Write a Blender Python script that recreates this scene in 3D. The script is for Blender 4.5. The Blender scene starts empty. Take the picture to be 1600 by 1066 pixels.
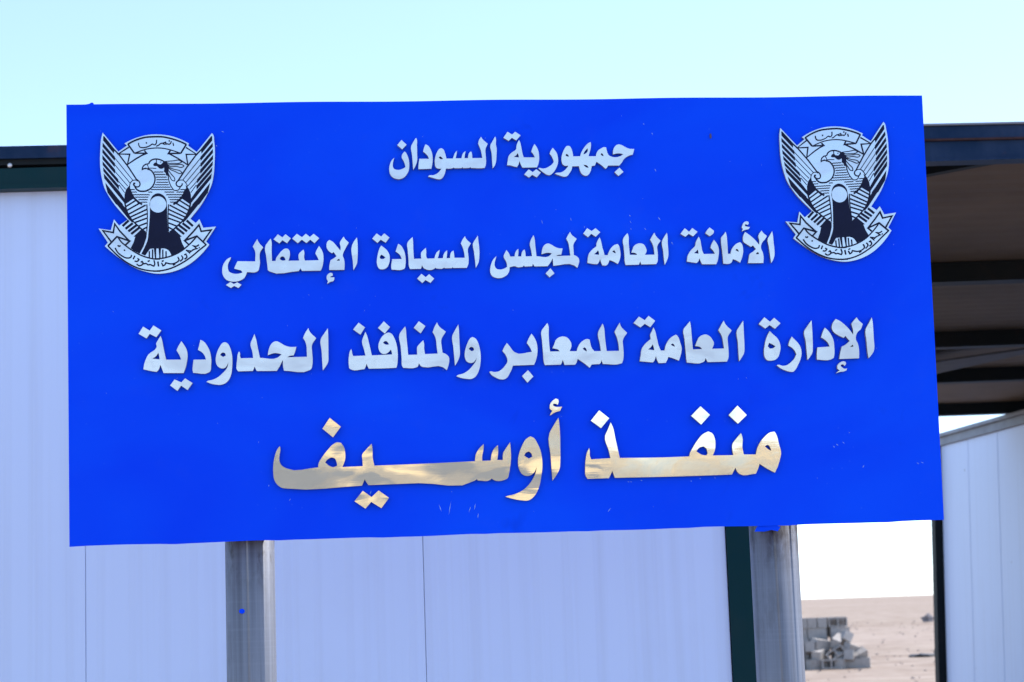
import bpy, bmesh, math, random
from mathutils import Vector, Matrix, Quaternion
from mathutils.geometry import tessellate_polygon

random.seed(7)
scene = bpy.context.scene
COL = scene.collection

# ------------------------------------------------------------------ camera
cam_data = bpy.data.cameras.new("Camera")
cam = bpy.data.objects.new("Camera", cam_data)
COL.objects.link(cam)
cam_data.sensor_width = 36.0
cam_data.lens = 67.5
cam_data.clip_start = 0.05
cam_data.clip_end = 60000.0
right = Vector((0.99938806, 0.00483831, -0.03464234))
upv = Vector((0.03497858, -0.13823729, 0.98978126))
fwd = Vector((0.0, 0.99038732, 0.13832193))
cam.matrix_world = Matrix(((right.x, upv.x, -fwd.x, 0.0), (right.y, upv.y, -fwd.y, 0.0),
                           (right.z, upv.z, -fwd.z, 1.55), (0, 0, 0, 1)))
cam_data.dof.use_dof = True
cam_data.dof.focus_distance = 4.45
cam_data.dof.aperture_fstop = 9.0
scene.camera = cam

# ------------------------------------------------------------------ light
SUN_EL, SUN_AZ = math.radians(54), math.radians(60)     # azimuth: right of the view direction
world = bpy.data.worlds.new("World")
scene.world = world
world.use_nodes = True
wn = world.node_tree
bg = wn.nodes['Background']
sky = wn.nodes.new('ShaderNodeTexSky')
sky.sky_type = 'NISHITA'
sky.sun_disc = False
sky.sun_elevation = SUN_EL
sky.sun_rotation = SUN_AZ
sky.altitude = 50
sky.air_density = 0.65
sky.dust_density = 0.4
sky.ozone_density = 5.0
soft = wn.nodes.new('ShaderNodeGamma')          # hazier, more even sky
soft.inputs['Gamma'].default_value = 0.76
wn.links.new(sky.outputs['Color'], soft.inputs['Color'])
wn.links.new(soft.outputs['Color'], bg.inputs['Color'])
bg.inputs['Strength'].default_value = 0.15
sun_data = bpy.data.lights.new("Sun", 'SUN')
sun_data.energy = 2.0
sun_data.angle = math.radians(0.5)
sun_data.color = (1.0, 0.965, 0.93)
sun = bpy.data.objects.new("Sun", sun_data)
COL.objects.link(sun)
sdir = Vector((math.sin(SUN_AZ) * math.cos(SUN_EL), math.cos(SUN_AZ) * math.cos(SUN_EL), math.sin(SUN_EL)))
sun.rotation_euler = sdir.to_track_quat('Z', 'Y').to_euler()
scene.view_settings.view_transform = 'Standard'
scene.view_settings.look = 'None'
scene.view_settings.gamma = 1.0
scene.view_settings.exposure = 1.85
scene.cycles.max_bounces = 8

# ------------------------------------------------------------------ helpers
class NT:
    """small wrapper for building node materials"""
    def __init__(self, name):
        self.m = bpy.data.materials.new(name)
        self.m.use_nodes = True
        self.t = self.m.node_tree
        self.b = self.t.nodes['Principled BSDF']
        self.tc = self.t.nodes.new('ShaderNodeTexCoord')
    def n(self, typ, **kw):
        o = self.t.nodes.new(typ)
        for k, v in kw.items():
            setattr(o, k, v)
        return o
    def l(self, a, b):
        self.t.links.new(a, b)
    def coord(self, scale=(1, 1, 1), space='Object', loc=(0, 0, 0)):
        mp = self.n('ShaderNodeMapping')
        mp.inputs['Scale'].default_value = scale
        mp.inputs['Location'].default_value = loc
        self.l(self.tc.outputs[space], mp.inputs['Vector'])
        return mp.outputs['Vector']
    def noise(self, vec, scale, detail=4, rough=0.55, dist=0.0):
        o = self.n('ShaderNodeTexNoise')
        o.inputs['Scale'].default_value = scale
        o.inputs['Detail'].default_value = detail
        o.inputs['Roughness'].default_value = rough
        o.inputs['Distortion'].default_value = dist
        self.l(vec, o.inputs['Vector'])
        return o.outputs['Fac']
    def ramp(self, fac, stops):
        o = self.n('ShaderNodeValToRGB')
        e = o.color_ramp.elements
        while len(e) < len(stops):
            e.new(0.5)
        for el, (p, c) in zip(e, stops):
            el.position = p
            el.color = c if len(c) == 4 else (*c, 1)
        self.l(fac, o.inputs['Fac'])
        return o.outputs['Color']
    def mix(self, fac, a, b, mode='MIX'):
        o = self.n('ShaderNodeMix', data_type='RGBA', blend_type=mode)
        for sock, v in ((o.inputs[0], fac), (o.inputs[6], a), (o.inputs[7], b)):
            if hasattr(v, 'is_linked'):
                self.l(v, sock)
            elif isinstance(v, (int, float)):
                sock.default_value = v
            else:
                sock.default_value = (*v, 1) if len(v) == 3 else v
        return o.outputs[2]
    def math(self, op, a, b=0.0, c=0.0, clamp=False):
        o = self.n('ShaderNodeMath', operation=op, use_clamp=clamp)
        for sock, v in zip(o.inputs, (a, b, c)):
            if hasattr(v, 'is_linked'):
                self.l(v, sock)
            else:
                sock.default_value = v
        return o.outputs[0]
    def bump(self, h, strength=0.3, dist=0.01, prev=None):
        o = self.n('ShaderNodeBump')
        o.inputs['Strength'].default_value = strength
        o.inputs['Distance'].default_value = dist
        self.l(h, o.inputs['Height'])
        if prev is not None:
            self.l(prev, o.inputs['Normal'])
        self.l(o.outputs['Normal'], self.b.inputs['Normal'])
        return o.outputs['Normal']
    def set(self, base=None, rough=None, metal=None, spec=None):
        for key, v in (('Base Color', base), ('Roughness', rough), ('Metallic', metal), ('Specular IOR Level', spec)):
            if v is None:
                continue
            s = self.b.inputs[key]
            if hasattr(v, 'is_linked'):
                self.l(v, s)
            elif isinstance(v, (int, float)):
                s.default_value = v
            else:
                s.default_value = (*v, 1)
        return self

def finish(name, bm, mats, parent=None, smooth=False):
    me = bpy.data.meshes.new(name)
    bmesh.ops.recalc_face_normals(bm, faces=bm.faces[:]) if not smooth == 'keep' else None
    bm.to_mesh(me)
    bm.free()
    if not isinstance(mats, (list, tuple)):
        mats = [mats]
    for m in mats:
        me.materials.append(m)
    if smooth is True:
        for p in me.polygons:
            p.use_smooth = True
    o = bpy.data.objects.new(name, me)
    COL.objects.link(o)
    if parent is not None:
        o.parent = parent
    return o

def empty(name, loc, label, cat, group=None, rot=(0, 0, 0)):
    o = bpy.data.objects.new(name, None)
    COL.objects.link(o)
    o.location = loc
    o.rotation_euler = rot
    o.empty_display_size = 0.2
    tag(o, label, cat, group)
    return o

def tag(o, label, cat, group=None):
    o['label'] = label
    o['category'] = cat
    if group:
        o['group'] = group

def add_box(bm, lo, hi, mat=0, bevel=0.0):
    vs = [bm.verts.new((x, y, z)) for z in (lo[2], hi[2]) for y in (lo[1], hi[1]) for x in (lo[0], hi[0])]
    fs = []
    for idx in ((0, 2, 3, 1), (4, 5, 7, 6), (0, 1, 5, 4), (2, 6, 7, 3), (0, 4, 6, 2), (1, 3, 7, 5)):
        f = bm.faces.new([vs[i] for i in idx])
        f.material_index = mat
        fs.append(f)
    if bevel:
        es = {e for f in fs for e in f.edges}
        bmesh.ops.bevel(bm, geom=list(es), offset=bevel, segments=2, profile=0.5, affect='EDGES')
    return vs

def add_profile_x(bm, prof, x0, x1, z_slope=0.0, mat=0):
    """closed profile of (y, z) swept along x"""
    rings = []
    for x in (x0, x1):
        rings.append([bm.verts.new((x, y, z + z_slope * x)) for y, z in prof])
    n = len(prof)
    for i in range(n):
        f = bm.faces.new((rings[0][i], rings[0][(i + 1) % n], rings[1][(i + 1) % n], rings[1][i]))
        f.material_index = mat
    for r in rings:
        bm.faces.new(r).material_index = mat

def add_tube(bm, base, top, r, seg=48, wall=0.0, mat=0):
    base, top = Vector(base), Vector(top)
    d = (top - base).normalized()
    a = d.orthogonal().normalized()
    b = d.cross(a)
    rings = []
    for c in (base, top):
        rings.append([bm.verts.new(c + (a * math.cos(t) + b * math.sin(t)) * r)
                      for t in (2 * math.pi * i / seg for i in range(seg))])
    for i in range(seg):
        f = bm.faces.new((rings[0][i], rings[0][(i + 1) % seg], rings[1][(i + 1) % seg], rings[1][i]))
        f.smooth = True
        f.material_index = mat
    for rg in rings:
        bm.faces.new(rg).material_index = mat

def smooth_line(pts, closed=True, sharp_deg=46, sub=4, force_sharp=False):
    """corner-keeping Hermite smoothing of an outline"""
    n = len(pts)
    P = [Vector(p) for p in pts]
    if force_sharp or n < 3:
        return P
    segs = n if closed else n - 1
    D = []
    for i in range(segs):
        d = P[(i + 1) % n] - P[i]
        D.append((d.normalized(), d.length))
    tang = [None] * n
    for i in range(n):
        if not closed and i in (0, n - 1):
            continue
        d0, l0 = D[(i - 1) % segs]
        d1, l1 = D[i % segs]
        ang = math.degrees(d0.angle(d1)) if l0 > 0 and l1 > 0 else 180
        if ang < sharp_deg:
            t = d0 * l1 + d1 * l0
            tang[i] = t.normalized()
    out = []
    for i in range(segs):
        j = (i + 1) % n
        d, L = D[i]
        out.append(P[i])
        if tang[i] is None and tang[j] is None:
            continue
        t0 = (tang[i] if tang[i] is not None else d) * L
        t1 = (tang[j] if tang[j] is not None else d) * L
        for k in range(1, sub):
            s = k / sub
            h00 = 2 * s ** 3 - 3 * s ** 2 + 1
            h10 = s ** 3 - 2 * s ** 2 + s
            h01 = -2 * s ** 3 + 3 * s ** 2
            h11 = s ** 3 - s ** 2
            out.append(P[i] * h00 + t0 * h10 + P[j] * h01 + t1 * h11)
    if not closed:
        out.append(P[-1])
    return out

def pairs(flat):
    return [(flat[i] * 1e-4, flat[i + 1] * 1e-4) for i in range(0, len(flat), 2)]

def add_plate(bm, outer, holes, z0, z1, face_mat=0, side_mat=1, bevel=0.0):
    """flat shape with holes, extruded from z0 to z1"""
    loops = [outer] + holes
    fl = [[Vector((p[0], p[1], 0)) for p in lp] for lp in loops]
    tris = tessellate_polygon(fl)
    lo, hi = [], []
    for lp in loops:
        for p in lp:
            lo.append(bm.verts.new((p[0], p[1], z0)))
            hi.append(bm.verts.new((p[0], p[1], z1)))
    for t in tris:
        for arr in (lo, hi):
            try:
                f = bm.faces.new([arr[i] for i in t])
                f.material_index = face_mat if arr is hi else side_mat
            except ValueError:
                pass
    k = 0
    for lp in loops:
        n = len(lp)
        for i in range(n):
            a, b = k + i, k + (i + 1) % n
            f = bm.faces.new((lo[a], lo[b], hi[b], hi[a]))
            f.material_index = side_mat
        k += n

def add_stroke(bm, pts, w, z, closed):
    """flat ribbon of constant width along a line"""
    n = len(pts)
    L, R = [], []
    for i in range(n):
        if closed:
            a, b, c = pts[(i - 1) % n], pts[i], pts[(i + 1) % n]
        else:
            a, b, c = pts[max(i - 1, 0)], pts[i], pts[min(i + 1, n - 1)]
        d0, d1 = (b - a), (c - b)
        if d0.length < 1e-9:
            d0 = d1
        if d1.length < 1e-9:
            d1 = d0
        d0, d1 = d0.normalized(), d1.normalized()
        t = (d0 + d1)
        t = t.normalized() if t.length > 1e-3 else Vector((-d0.y, d0.x))
        nrm = Vector((-t.y, t.x))
        k = nrm.dot(Vector((-d0.y, d0.x)))
        m = min(1.0 / max(abs(k), 0.3), 2.2)
        L.append(bm.verts.new((b.x + nrm.x * w / 2 * m, b.y + nrm.y * w / 2 * m, z)))
        R.append(bm.verts.new((b.x - nrm.x * w / 2 * m, b.y - nrm.y * w / 2 * m, z)))
    for i in range(n if closed else n - 1):
        j = (i + 1) % n
        bm.faces.new((R[i], R[j], L[j], L[i]))

# ------------------------------------------------------------------ materials
def mat_sand():
    s = NT("desert_sand")
    v = s.coord()
    big = s.noise(v, 0.035, 5, 0.6, 0.6)
    rid = s.noise(s.coord((0.35, 0.12, 1)), 1.0, 6, 0.68, 0.7)
    mid = s.noise(v, 0.6, 6, 0.65)
    fine = s.noise(v, 14.0, 5, 0.7)
    c = s.ramp(mid, [(0.34, (0.20, 0.145, 0.108)), (0.52, (0.29, 0.232, 0.187)), (0.66, (0.36, 0.292, 0.24))])
    gravel = s.ramp(big, [(0.50, (0, 0, 0)), (0.66, (1, 1, 1))])
    c = s.mix(s.math('MULTIPLY', gravel, 0.55), c, (0.30, 0.24, 0.19))
    c = s.mix(s.ramp(rid, [(0.50, (0, 0, 0)), (0.66, (0.75, 0.75, 0.75))]), c, (0.19, 0.135, 0.098))
    vor = s.n('ShaderNodeTexVoronoi', feature='F1')
    vor.inputs['Scale'].default_value = 2.2
    s.l(v, vor.inputs['Vector'])
    peb = s.ramp(vor.outputs['Distance'], [(0.12, (1, 1, 1)), (0.24, (0, 0, 0))])
    c = s.mix(s.math('MULTIPLY', peb, 0.35), c, (0.22, 0.17, 0.14))
    far = s.noise(s.coord((1, 3.0, 1)), 0.006, 3, 0.5, 0.3)
    c = s.mix(s.math('MULTIPLY', s.ramp(far, [(0.45, (0, 0, 0)), (0.62, (1, 1, 1))]), 0.35), c, (0.36, 0.29, 0.25))
    # unseen plain behind the camera: yellow tint and dark patches invented for letter reflections
    sep = s.n('ShaderNodeSeparateXYZ')
    s.l(v, sep.inputs[0])
    back = s.math('MULTIPLY', s.math('ADD', sep.outputs['Y'], 20.0), -0.04, clamp=True)
    flat = s.noise(s.coord((0.16, 0.008, 1)), 1.0, 3, 0.55, 0.4)
    yel = s.mix(s.ramp(flat, [(0.47, (0, 0, 0)), (0.53, (1, 1, 1))]), (0.72, 0.53, 0.28), (0.16, 0.165, 0.16))
    c = s.mix(back, c, s.mix(0.15, yel, c))
    s.set(c, 0.95, 0, 0.1)
    h = s.math('ADD', s.math('MULTIPLY', mid, 0.08), s.math('MULTIPLY', fine, 0.012))
    s.bump(h, 0.6, 1.0)
    return s.m

def mat_wall(name='white_panel', ribs=0.106):
    s = NT(name)
    v = s.coord()
    w = s.n('ShaderNodeTexWave', wave_type='BANDS', bands_direction='X', wave_profile='SIN')
    w.inputs['Scale'].default_value = 0.314 / ribs
    w.inputs['Distortion'].default_value = 0.0
    s.l(v, w.inputs['Vector'])
    rib = s.ramp(w.outputs['Fac'], [(0.78, (0, 0, 0)), (0.92, (1, 1, 1))])
    streak = s.noise(s.coord((26, 26, 0.35)), 1.0, 4, 0.6)
    blot = s.noise(v, 1.3, 5, 0.6)
    dirt = s.math('MULTIPLY', s.math('SUBTRACT', streak, 0.50, clamp=True), 0.55)
    dirt = s.math('ADD', dirt, s.math('MULTIPLY', s.math('SUBTRACT', blot, 0.55, clamp=True), 0.4), clamp=True)
    c = s.mix(dirt, (0.655, 0.76, 0.99), (0.38, 0.39, 0.44))
    c = s.mix(s.math('MULTIPLY', rib, 0.05), c, (0.45, 0.46, 0.52))
    spk = s.n('ShaderNodeTexVoronoi', feature='F1')
    spk.inputs['Scale'].default_value = 3.2
    s.l(s.coord((1, 1, 0.8)), spk.inputs['Vector'])
    spot = s.ramp(spk.outputs['Distance'], [(0.018, (1, 1, 1)), (0.040, (0, 0, 0))])
    c = s.mix(s.math('MULTIPLY', spot, 0.7), c, (0.08, 0.07, 0.07))
    s.set(c, 0.42, 0, 0.35)
    s.bump(s.math('ADD', s.math('MULTIPLY', rib, 0.0010), s.math('MULTIPLY', blot, 0.004)), 0.5, 1.0)
    return s.m

def mat_paint(name, base, dirt=(0.10, 0.09, 0.08), amount=0.4, rough=0.45, rust=0.0):
    s = NT(name)
    v = s.coord()
    a = s.noise(v, 3.0, 6, 0.65)
    b = s.noise(s.coord((30, 30, 1.2)), 1.0, 4, 0.6)
    f = s.math('MULTIPLY', s.math('MULTIPLY', s.math('SUBTRACT', a, 0.45, clamp=True), b), amount * 6, clamp=True)
    c = s.mix(f, base, dirt)
    if rust:
        r = s.noise(v, 7.0, 6, 0.7)
        c = s.mix(s.ramp(r, [(0.60, (0, 0, 0)), (0.68, (rust, rust, rust))]), c, (0.10, 0.035, 0.02))
    s.set(c, rough, 0, 0.09)
    s.bump(a, 0.15, 0.01)
    return s.m

def mat_blue():
    s = NT("blue_vinyl")
    v = s.coord()
    wave = s.noise(s.coord((0.8, 0.5, 1)), 1.6, 2, 0.4, 0.5)
    fine = s.noise(v, 40, 4, 0.6)
    sheen = s.noise(s.coord((1, 1.4, 1)), 1.7, 3, 0.5, 0.8)  # soft sheen patches painted into the vinyl's base colour
    c = s.mix(s.ramp(sheen, [(0.34, (0, 0, 0)), (0.68, (1, 1, 1))]), (0.0001, 0.055, 0.92), (0.0004, 0.080, 0.985))
    smudge = s.ramp(s.noise(v, 5.5, 4, 0.6, 0.5), [(0.66, (0, 0, 0)), (0.80, (0.5, 0.5, 0.5))])
    c = s.mix(smudge, c, (0.0002, 0.036, 0.62))
    grit = s.n('ShaderNodeTexVoronoi', feature='F1')
    grit.inputs['Scale'].default_value = 34.0
    s.l(v, grit.inputs['Vector'])
    spk = s.math('MULTIPLY', s.ramp(grit.outputs['Distance'], [(0.04, (1, 1, 1)), (0.10, (0, 0, 0))]), 0.20)
    spk = s.math('MULTIPLY', spk, s.ramp(s.noise(v, 3.1, 2, 0.5), [(0.42, (0, 0, 0)), (0.6, (1, 1, 1))]))
    c = s.mix(spk, c, (0.06, 0.20, 0.95))
    dust_and_reflection = s.math('MULTIPLY', s.math('SUBTRACT', s.noise(v, 9, 6, 0.7), 0.56, clamp=True), 0.16)
    c = s.mix(dust_and_reflection, c, (0.10, 0.18, 0.55))
    s.set(c, s.ramp(fine, [(0.3, (0.30, 0.30, 0.30)), (0.8, (0.42, 0.42, 0.42))]), 0, 0.05)
    n1 = s.bump(wave, 0.6, 0.03)
    s.bump(fine, 0.04, 0.001, n1)
    return s.m

def mat_mirror(name, tint, rough=0.06, warp=0.35, floor=0.0, reflect_grey=0.10):
    s = NT(name)
    v = s.coord()
    low = s.noise(v, 5.0, 2, 0.4, 0.6)
    br = s.noise(s.coord((12, 160, 12)), 1.0, 3, 0.6)
    sm = s.noise(s.coord((0.8, 1.5, 1)), 8.0, 4, 0.6, 1.2)
    dust_and_reflection = s.ramp(sm, [(0.45, (0, 0, 0)), (0.72, (1, 1, 1))])  # dull dusty patches, greyed to paint blurred reflections into the metal
    c = s.mix(s.math('MULTIPLY', dust_and_reflection, reflect_grey), tint, (0.34, 0.38, 0.39))
    r = s.math('ADD', s.math('MULTIPLY', dust_and_reflection, 0.12), s.math('MULTIPLY_ADD', br, rough * 1.6, floor))
    s.set(c, r, 1.0)
    n1 = s.bump(low, warp, 0.004)
    s.bump(br, 0.012, 0.0004, n1)
    return s.m

def mat_plain(name, base, rough=0.6, metal=0.0, spec=0.4, vary=0.3, scale=12.0, bump=0.1):
    s = NT(name)
    v = s.coord()
    a = s.noise(v, scale, 6, 0.65)
    dk = tuple(x * (1 - vary) for x in base)
    lt = tuple(min(1, x * (1 + vary)) for x in base)
    s.set(s.ramp(a, [(0.3, dk), (0.7, lt)]), rough, metal, spec)
    s.bump(a, bump, 0.01)
    return s.m

def mat_galv():
    s = NT("galvanised_steel")
    v = s.coord()
    brush = s.noise(s.coord((60, 60, 1.0)), 1.0, 5, 0.65)
    ring = s.noise(s.coord((2, 2, 160)), 1.0, 3, 0.6)
    blot = s.noise(s.coord((14, 14, 5)), 1.0, 6, 0.7)
    c = s.ramp(brush, [(0.25, (0.125, 0.13, 0.15)), (0.5, (0.20, 0.21, 0.245)), (0.75, (0.29, 0.305, 0.35))])
    c = s.mix(s.ramp(ring, [(0.5, (0, 0, 0)), (0.85, (0.14, 0.14, 0.14))]), c, (0.42, 0.43, 0.46))
    c = s.mix(s.ramp(blot, [(0.56, (0, 0, 0)), (0.72, (0.6, 0.6, 0.6))]), c, (0.12, 0.12, 0.13))
    sep = s.n('ShaderNodeSeparateXYZ')
    s.l(s.tc.outputs['Object'], sep.inputs[0])
    top = s.math('MULTIPLY', s.math('SUBTRACT', sep.outputs['Z'], 1.60), 8.0, clamp=True)
    g = s.math('MULTIPLY', s.ramp(s.noise(s.coord((22, 22, 9)), 1.0, 5, 0.7), [(0.46, (0, 0, 0)), (0.60, (1, 1, 1))]), top)
    c = s.mix(g, c, (0.055, 0.045, 0.04))
    s.set(c, s.math('ADD', s.math('MULTIPLY', blot, 0.25), 0.32), 0.25, 0.4)
    n1 = s.bump(brush, 0.12, 0.004)
    s.bump(ring, 0.08, 0.001, n1)
    return s.m

def mat_concrete():
    s = NT("concrete")
    v = s.coord(space='Object')
    info = s.n('ShaderNodeObjectInfo')
    a = s.noise(v, 9, 6, 0.7)
    b = s.noise(v, 60, 4, 0.7)
    c = s.ramp(a, [(0.3, (0.22, 0.195, 0.175)), (0.7, (0.38, 0.35, 0.325))])
    c = s.mix(s.math('MULTIPLY', info.outputs['Random'], 0.5), c, (0.44, 0.41, 0.385))
    s.set(c, 0.95, 0, 0.15)
    s.bump(s.math('ADD', a, s.math('MULTIPLY', b, 0.4)), 0.6, 0.02)
    return s.m

M_SAND = mat_sand()
M_WALL = mat_wall()
M_NAVY = mat_paint("navy_green_fascia_paint", (0.006, 0.023, 0.062), (0.08, 0.11, 0.19), 0.35, 0.42, 0.25)
M_GREEN = mat_paint("dark_green_paint", (0.002, 0.032, 0.038), (0.03, 0.04, 0.04), 0.3, 0.4, 0.0)
M_RUST = mat_plain("rusty_edge", (0.045, 0.022, 0.022), 0.8, 0, 0.2, 0.5, 30)
M_CEIL = mat_plain("brown_roof_underside", (0.15, 0.105, 0.07), 0.7, 0, 0.3, 0.18, 2.0)
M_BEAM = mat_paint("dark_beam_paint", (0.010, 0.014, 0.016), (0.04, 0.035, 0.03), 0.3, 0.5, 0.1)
M_GREY = mat_plain("grey_trim_metal", (0.22, 0.235, 0.27), 0.5, 0.0, 0.4, 0.2, 5)
M_SEAM = mat_plain("panel_core", (0.34, 0.36, 0.44), 0.8, 0, 0.2, 0.2, 20)
M_BLUE = mat_blue()
M_LETTER = mat_mirror("polished_steel", (0.78, 0.76, 0.69), 0.02, 0.13, 0.0, 0.5)
M_SATIN = mat_mirror("satin_steel", (0.57, 0.61, 0.66), 0.05, 0.15, 0.22)
M_EDGE = mat_plain("letter_edge", (0.26, 0.245, 0.23), 0.5, 0.0, 0.4, 0.3, 80)
M_INK = mat_plain("navy_print", (0.007, 0.011, 0.038), 0.5, 0, 0.12, 0.15, 30, 0.02)
M_PLATE = mat_mirror("badge_plate", (0.50, 0.57, 0.66), 0.05, 0.12, 0.20)
M_GALV = mat_galv()
M_CONC = mat_concrete()
M_SCRATCH = mat_plain("scratched_vinyl", (0.30, 0.52, 0.92), 0.6)
M_ROCK = mat_plain("dark_stone", (0.20, 0.18, 0.18), 0.9, 0, 0.2, 0.35, 6, 0.5)
M_STONE = mat_plain("desert_stone", (0.26, 0.215, 0.19), 0.95, 0, 0.2, 0.35, 6, 0.5)
M_SCRAP = mat_plain("black_scrap", (0.03, 0.03, 0.035), 0.55, 0, 0.4, 0.4, 8, 0.4)
M_BOLT = mat_plain("bolt_steel", (0.62, 0.60, 0.58), 0.35, 0.6, 0.5, 0.2, 30)
M_DARK = mat_plain("insect_dark", (0.08, 0.07, 0.16), 0.6)
M_TIE = mat_plain("dark_grey_tie", (0.07, 0.065, 0.07), 0.6, 0, 0.2, 0.25, 6)

# ------------------------------------------------------------------ ground
bm = bmesh.new()
R0 = 30000.0
radii = [0, 20, 60, 160, 500, 2000, 8000, R0]
prev = None
SEG = 64
cv = bm.verts.new((0, 0, 0))
for r in radii[1:]:
    ring = [bm.verts.new((r * math.cos(2 * math.pi * i / SEG), r * math.sin(2 * math.pi * i / SEG), 0)) for i in range(SEG)]
    for i in range(SEG):
        j = (i + 1) % SEG
        if prev is None:
            bm.faces.new((cv, ring[i], ring[j]))
        else:
            bm.faces.new((prev[i], ring[i], ring[j], prev[j]))
    prev = ring
ground = finish("ground", bm, M_SAND)
ground['kind'] = 'structure'

# ------------------------------------------------------------------ left cabin
WY = 6.60
cabin = empty("portable_cabin", (-2.6, WY, 0), "long white panelled cabin standing behind the blue sign", "cabin")
cabin_inv = Matrix.Translation((2.6, -WY, 0))
def cab(name, bm, mats, smooth=False):
    o = finish(name, bm, mats, cabin, smooth)
    o.matrix_parent_inverse = cabin_inv
    return o
bm = bmesh.new()          # body of the cabin behind the cladding
add_box(bm, (-7.2, WY + 0.05, 0.0), (0.80, 11.4, 3.08))
cab("wall_core", bm, M_SEAM)
seams = [-7.259, -6.104, -4.949, -3.794, -2.639, -1.484, -0.329, 0.706]
for a, b in zip(seams[:-1], seams[1:]):
    bm = bmesh.new()
    add_box(bm, (a + 0.0009, WY, 0.12), (b - 0.0009, WY + 0.048, 3.066), 0, 0.0012)
    cab("wall_panel", bm, M_WALL)
bm = bmesh.new()
add_box(bm, (-7.25, WY - 0.03, 0.0), (0.9, WY + 0.046, 0.115))
cab("base_rail", bm, M_GREEN)
bm = bmesh.new()
add_box(bm, (0.708, WY - 0.012, 0.12), (0.872, WY + 0.16, 3.058), 0, 0.004)
cab("corner_post", bm, M_GREEN)
bm = bmesh.new()
add_box(bm, (0.802, WY + 0.165, 0.02), (0.850, 11.4, 3.083))
cab("side_wall", bm, M_WALL)
SL = -0.0136
bm = bmesh.new()
add_profile_x(bm, [(WY - 0.055, 3.146), (WY - 0.055, 3.190), (WY + 0.02, 3.192), (WY + 0.02, 3.146)], -7.3, 0.868, SL)
cab("roof_fascia", bm, M_NAVY)
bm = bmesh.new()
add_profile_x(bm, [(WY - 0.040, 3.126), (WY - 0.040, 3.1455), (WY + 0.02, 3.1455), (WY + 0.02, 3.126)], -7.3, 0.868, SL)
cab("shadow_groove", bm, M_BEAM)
bm = bmesh.new()
add_profile_x(bm, [(WY - 0.058, 3.066), (WY - 0.047, 3.062), (WY - 0.047, 3.1255), (WY + 0.02, 3.1255), (WY + 0.02, 3.050),
                   (WY - 0.058, 3.050)], -7.3, 0.868, -0.006)
cab("lower_fascia", bm, M_GREEN)
bm = bmesh.new()
add_box(bm, (-7.3, WY + 0.022, 3.085), (0.870, 11.5, 3.16))
cab("roof", bm, M_GREY)
bm = bmesh.new()
bmesh.ops.create_icosphere(bm, subdivisions=3, radius=0.0085)
for v in bm.verts:
    v.co.y *= 0.6
bolt = cab("bolt", bm, M_BOLT, True)
bolt.location = (-1.732, WY - 0.05, 3.146)

# ------------------------------------------------------------------ canopy
can = empty("canopy", (0.9, WY, 0), "flat brown underside canopy with dark cross beams joining the two cabins", "canopy")
can_inv = Matrix.Translation((-0.9, -WY, 0))
def cnp(name, bm, mats, smooth=False):
    o = finish(name, bm, mats, can, smooth)
    o.matrix_parent_inverse = can_inv
    return o
CX0, CX1 = 0.872, 5.0
bm = bmesh.new()
add_profile_x(bm, [(WY - 0.055, 3.144), (WY - 0.055, 3.1885), (WY + 0.02, 3.190), (WY + 0.02, 3.144)], CX0, CX1, SL)
cnp("upper_fascia", bm, M_NAVY)
bm = bmesh.new()
add_profile_x(bm, [(WY - 0.062, 3.1365), (WY - 0.062, 3.1435), (WY + 0.02, 3.1435), (WY + 0.02, 3.1365)], CX0, CX1, SL)
cnp("rusted_strip", bm, M_RUST)
bm = bmesh.new()
add_profile_x(bm, [(WY - 0.048, 3.061), (WY - 0.048, 3.136), (WY + 0.02, 3.136), (WY + 0.02, 3.052),
                   (WY - 0.056, 3.052), (WY - 0.056, 3.060)], CX0, CX1, -0.0055)
cnp("lower_fascia", bm, M_NAVY)
bm = bmesh.new()
add_profile_x(bm, [(WY - 0.066, 3.190), (WY - 0.066, 3.1965), (WY + 0.05, 3.1985), (WY + 0.05, 3.192)], CX0, CX1, SL)
cnp("roof_edge", bm, M_GREY)
bm = bmesh.new()
n = 60
for i in range(n):          # shallow corrugation running across the passage
    y0 = WY + 0.03 + (16.30 - WY - 0.03) * i / n
    y1 = WY + 0.03 + (16.30 - WY - 0.03) * (i + 1) / n
    ym = (y0 + y1) / 2
    for (ya, za, yb, zb) in ((y0, 3.150, ym, 3.147), (ym, 3.147, y1, 3.150)):
        vs = [bm.verts.new(p) for p in ((CX0, ya, za), (CX1, ya, za), (CX1, yb, zb), (CX0, yb, zb))]
        bm.faces.new(vs)
bmesh.ops.remove_doubles(bm, verts=bm.verts[:], dist=1e-5)
ext = bmesh.ops.extrude_face_region(bm, geom=bm.faces[:])
bmesh.ops.translate(bm, verts=[v for v in ext['geom'] if isinstance(v, bmesh.types.BMVert)], vec=(0, 0, 0.03))
cnp("roof_sheet", bm, M_CEIL)
for (ya, yb) in ((9.20, 9.32), (11.68, 11.80), (13.66, 13.78), (16.20, 16.32)):
    bm = bmesh.new()        # I-section beam
    add_box(bm, (CX0, ya, 3.050), (CX1, yb, 3.060))
    add_box(bm, (CX0, (ya + yb) / 2 - 0.004, 3.0605), (CX1, (ya + yb) / 2 + 0.004, 3.1355))
    add_box(bm, (CX0, ya, 3.136), (CX1, yb, 3.1455))
    add_box(bm, (CX0, ya + 0.001, 3.0605), (CX1, ya + 0.006, 3.1355))
    cnp("beam", bm, M_BEAM)
bm = bmesh.new()            # diagonal ties in the roof plane
v0 = [(2.35, 12.75, 3.035), (2.62, 13.66, 3.035), (3.35, 11.90, 3.046), (3.30, 11.80, 3.046)]
lo = [bm.verts.new(p) for p in v0]
hi = [bm.verts.new((p[0], p[1], p[2] + 0.012)) for p in v0]
bm.faces.new(lo); bm.faces.new(hi[::-1])
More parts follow.
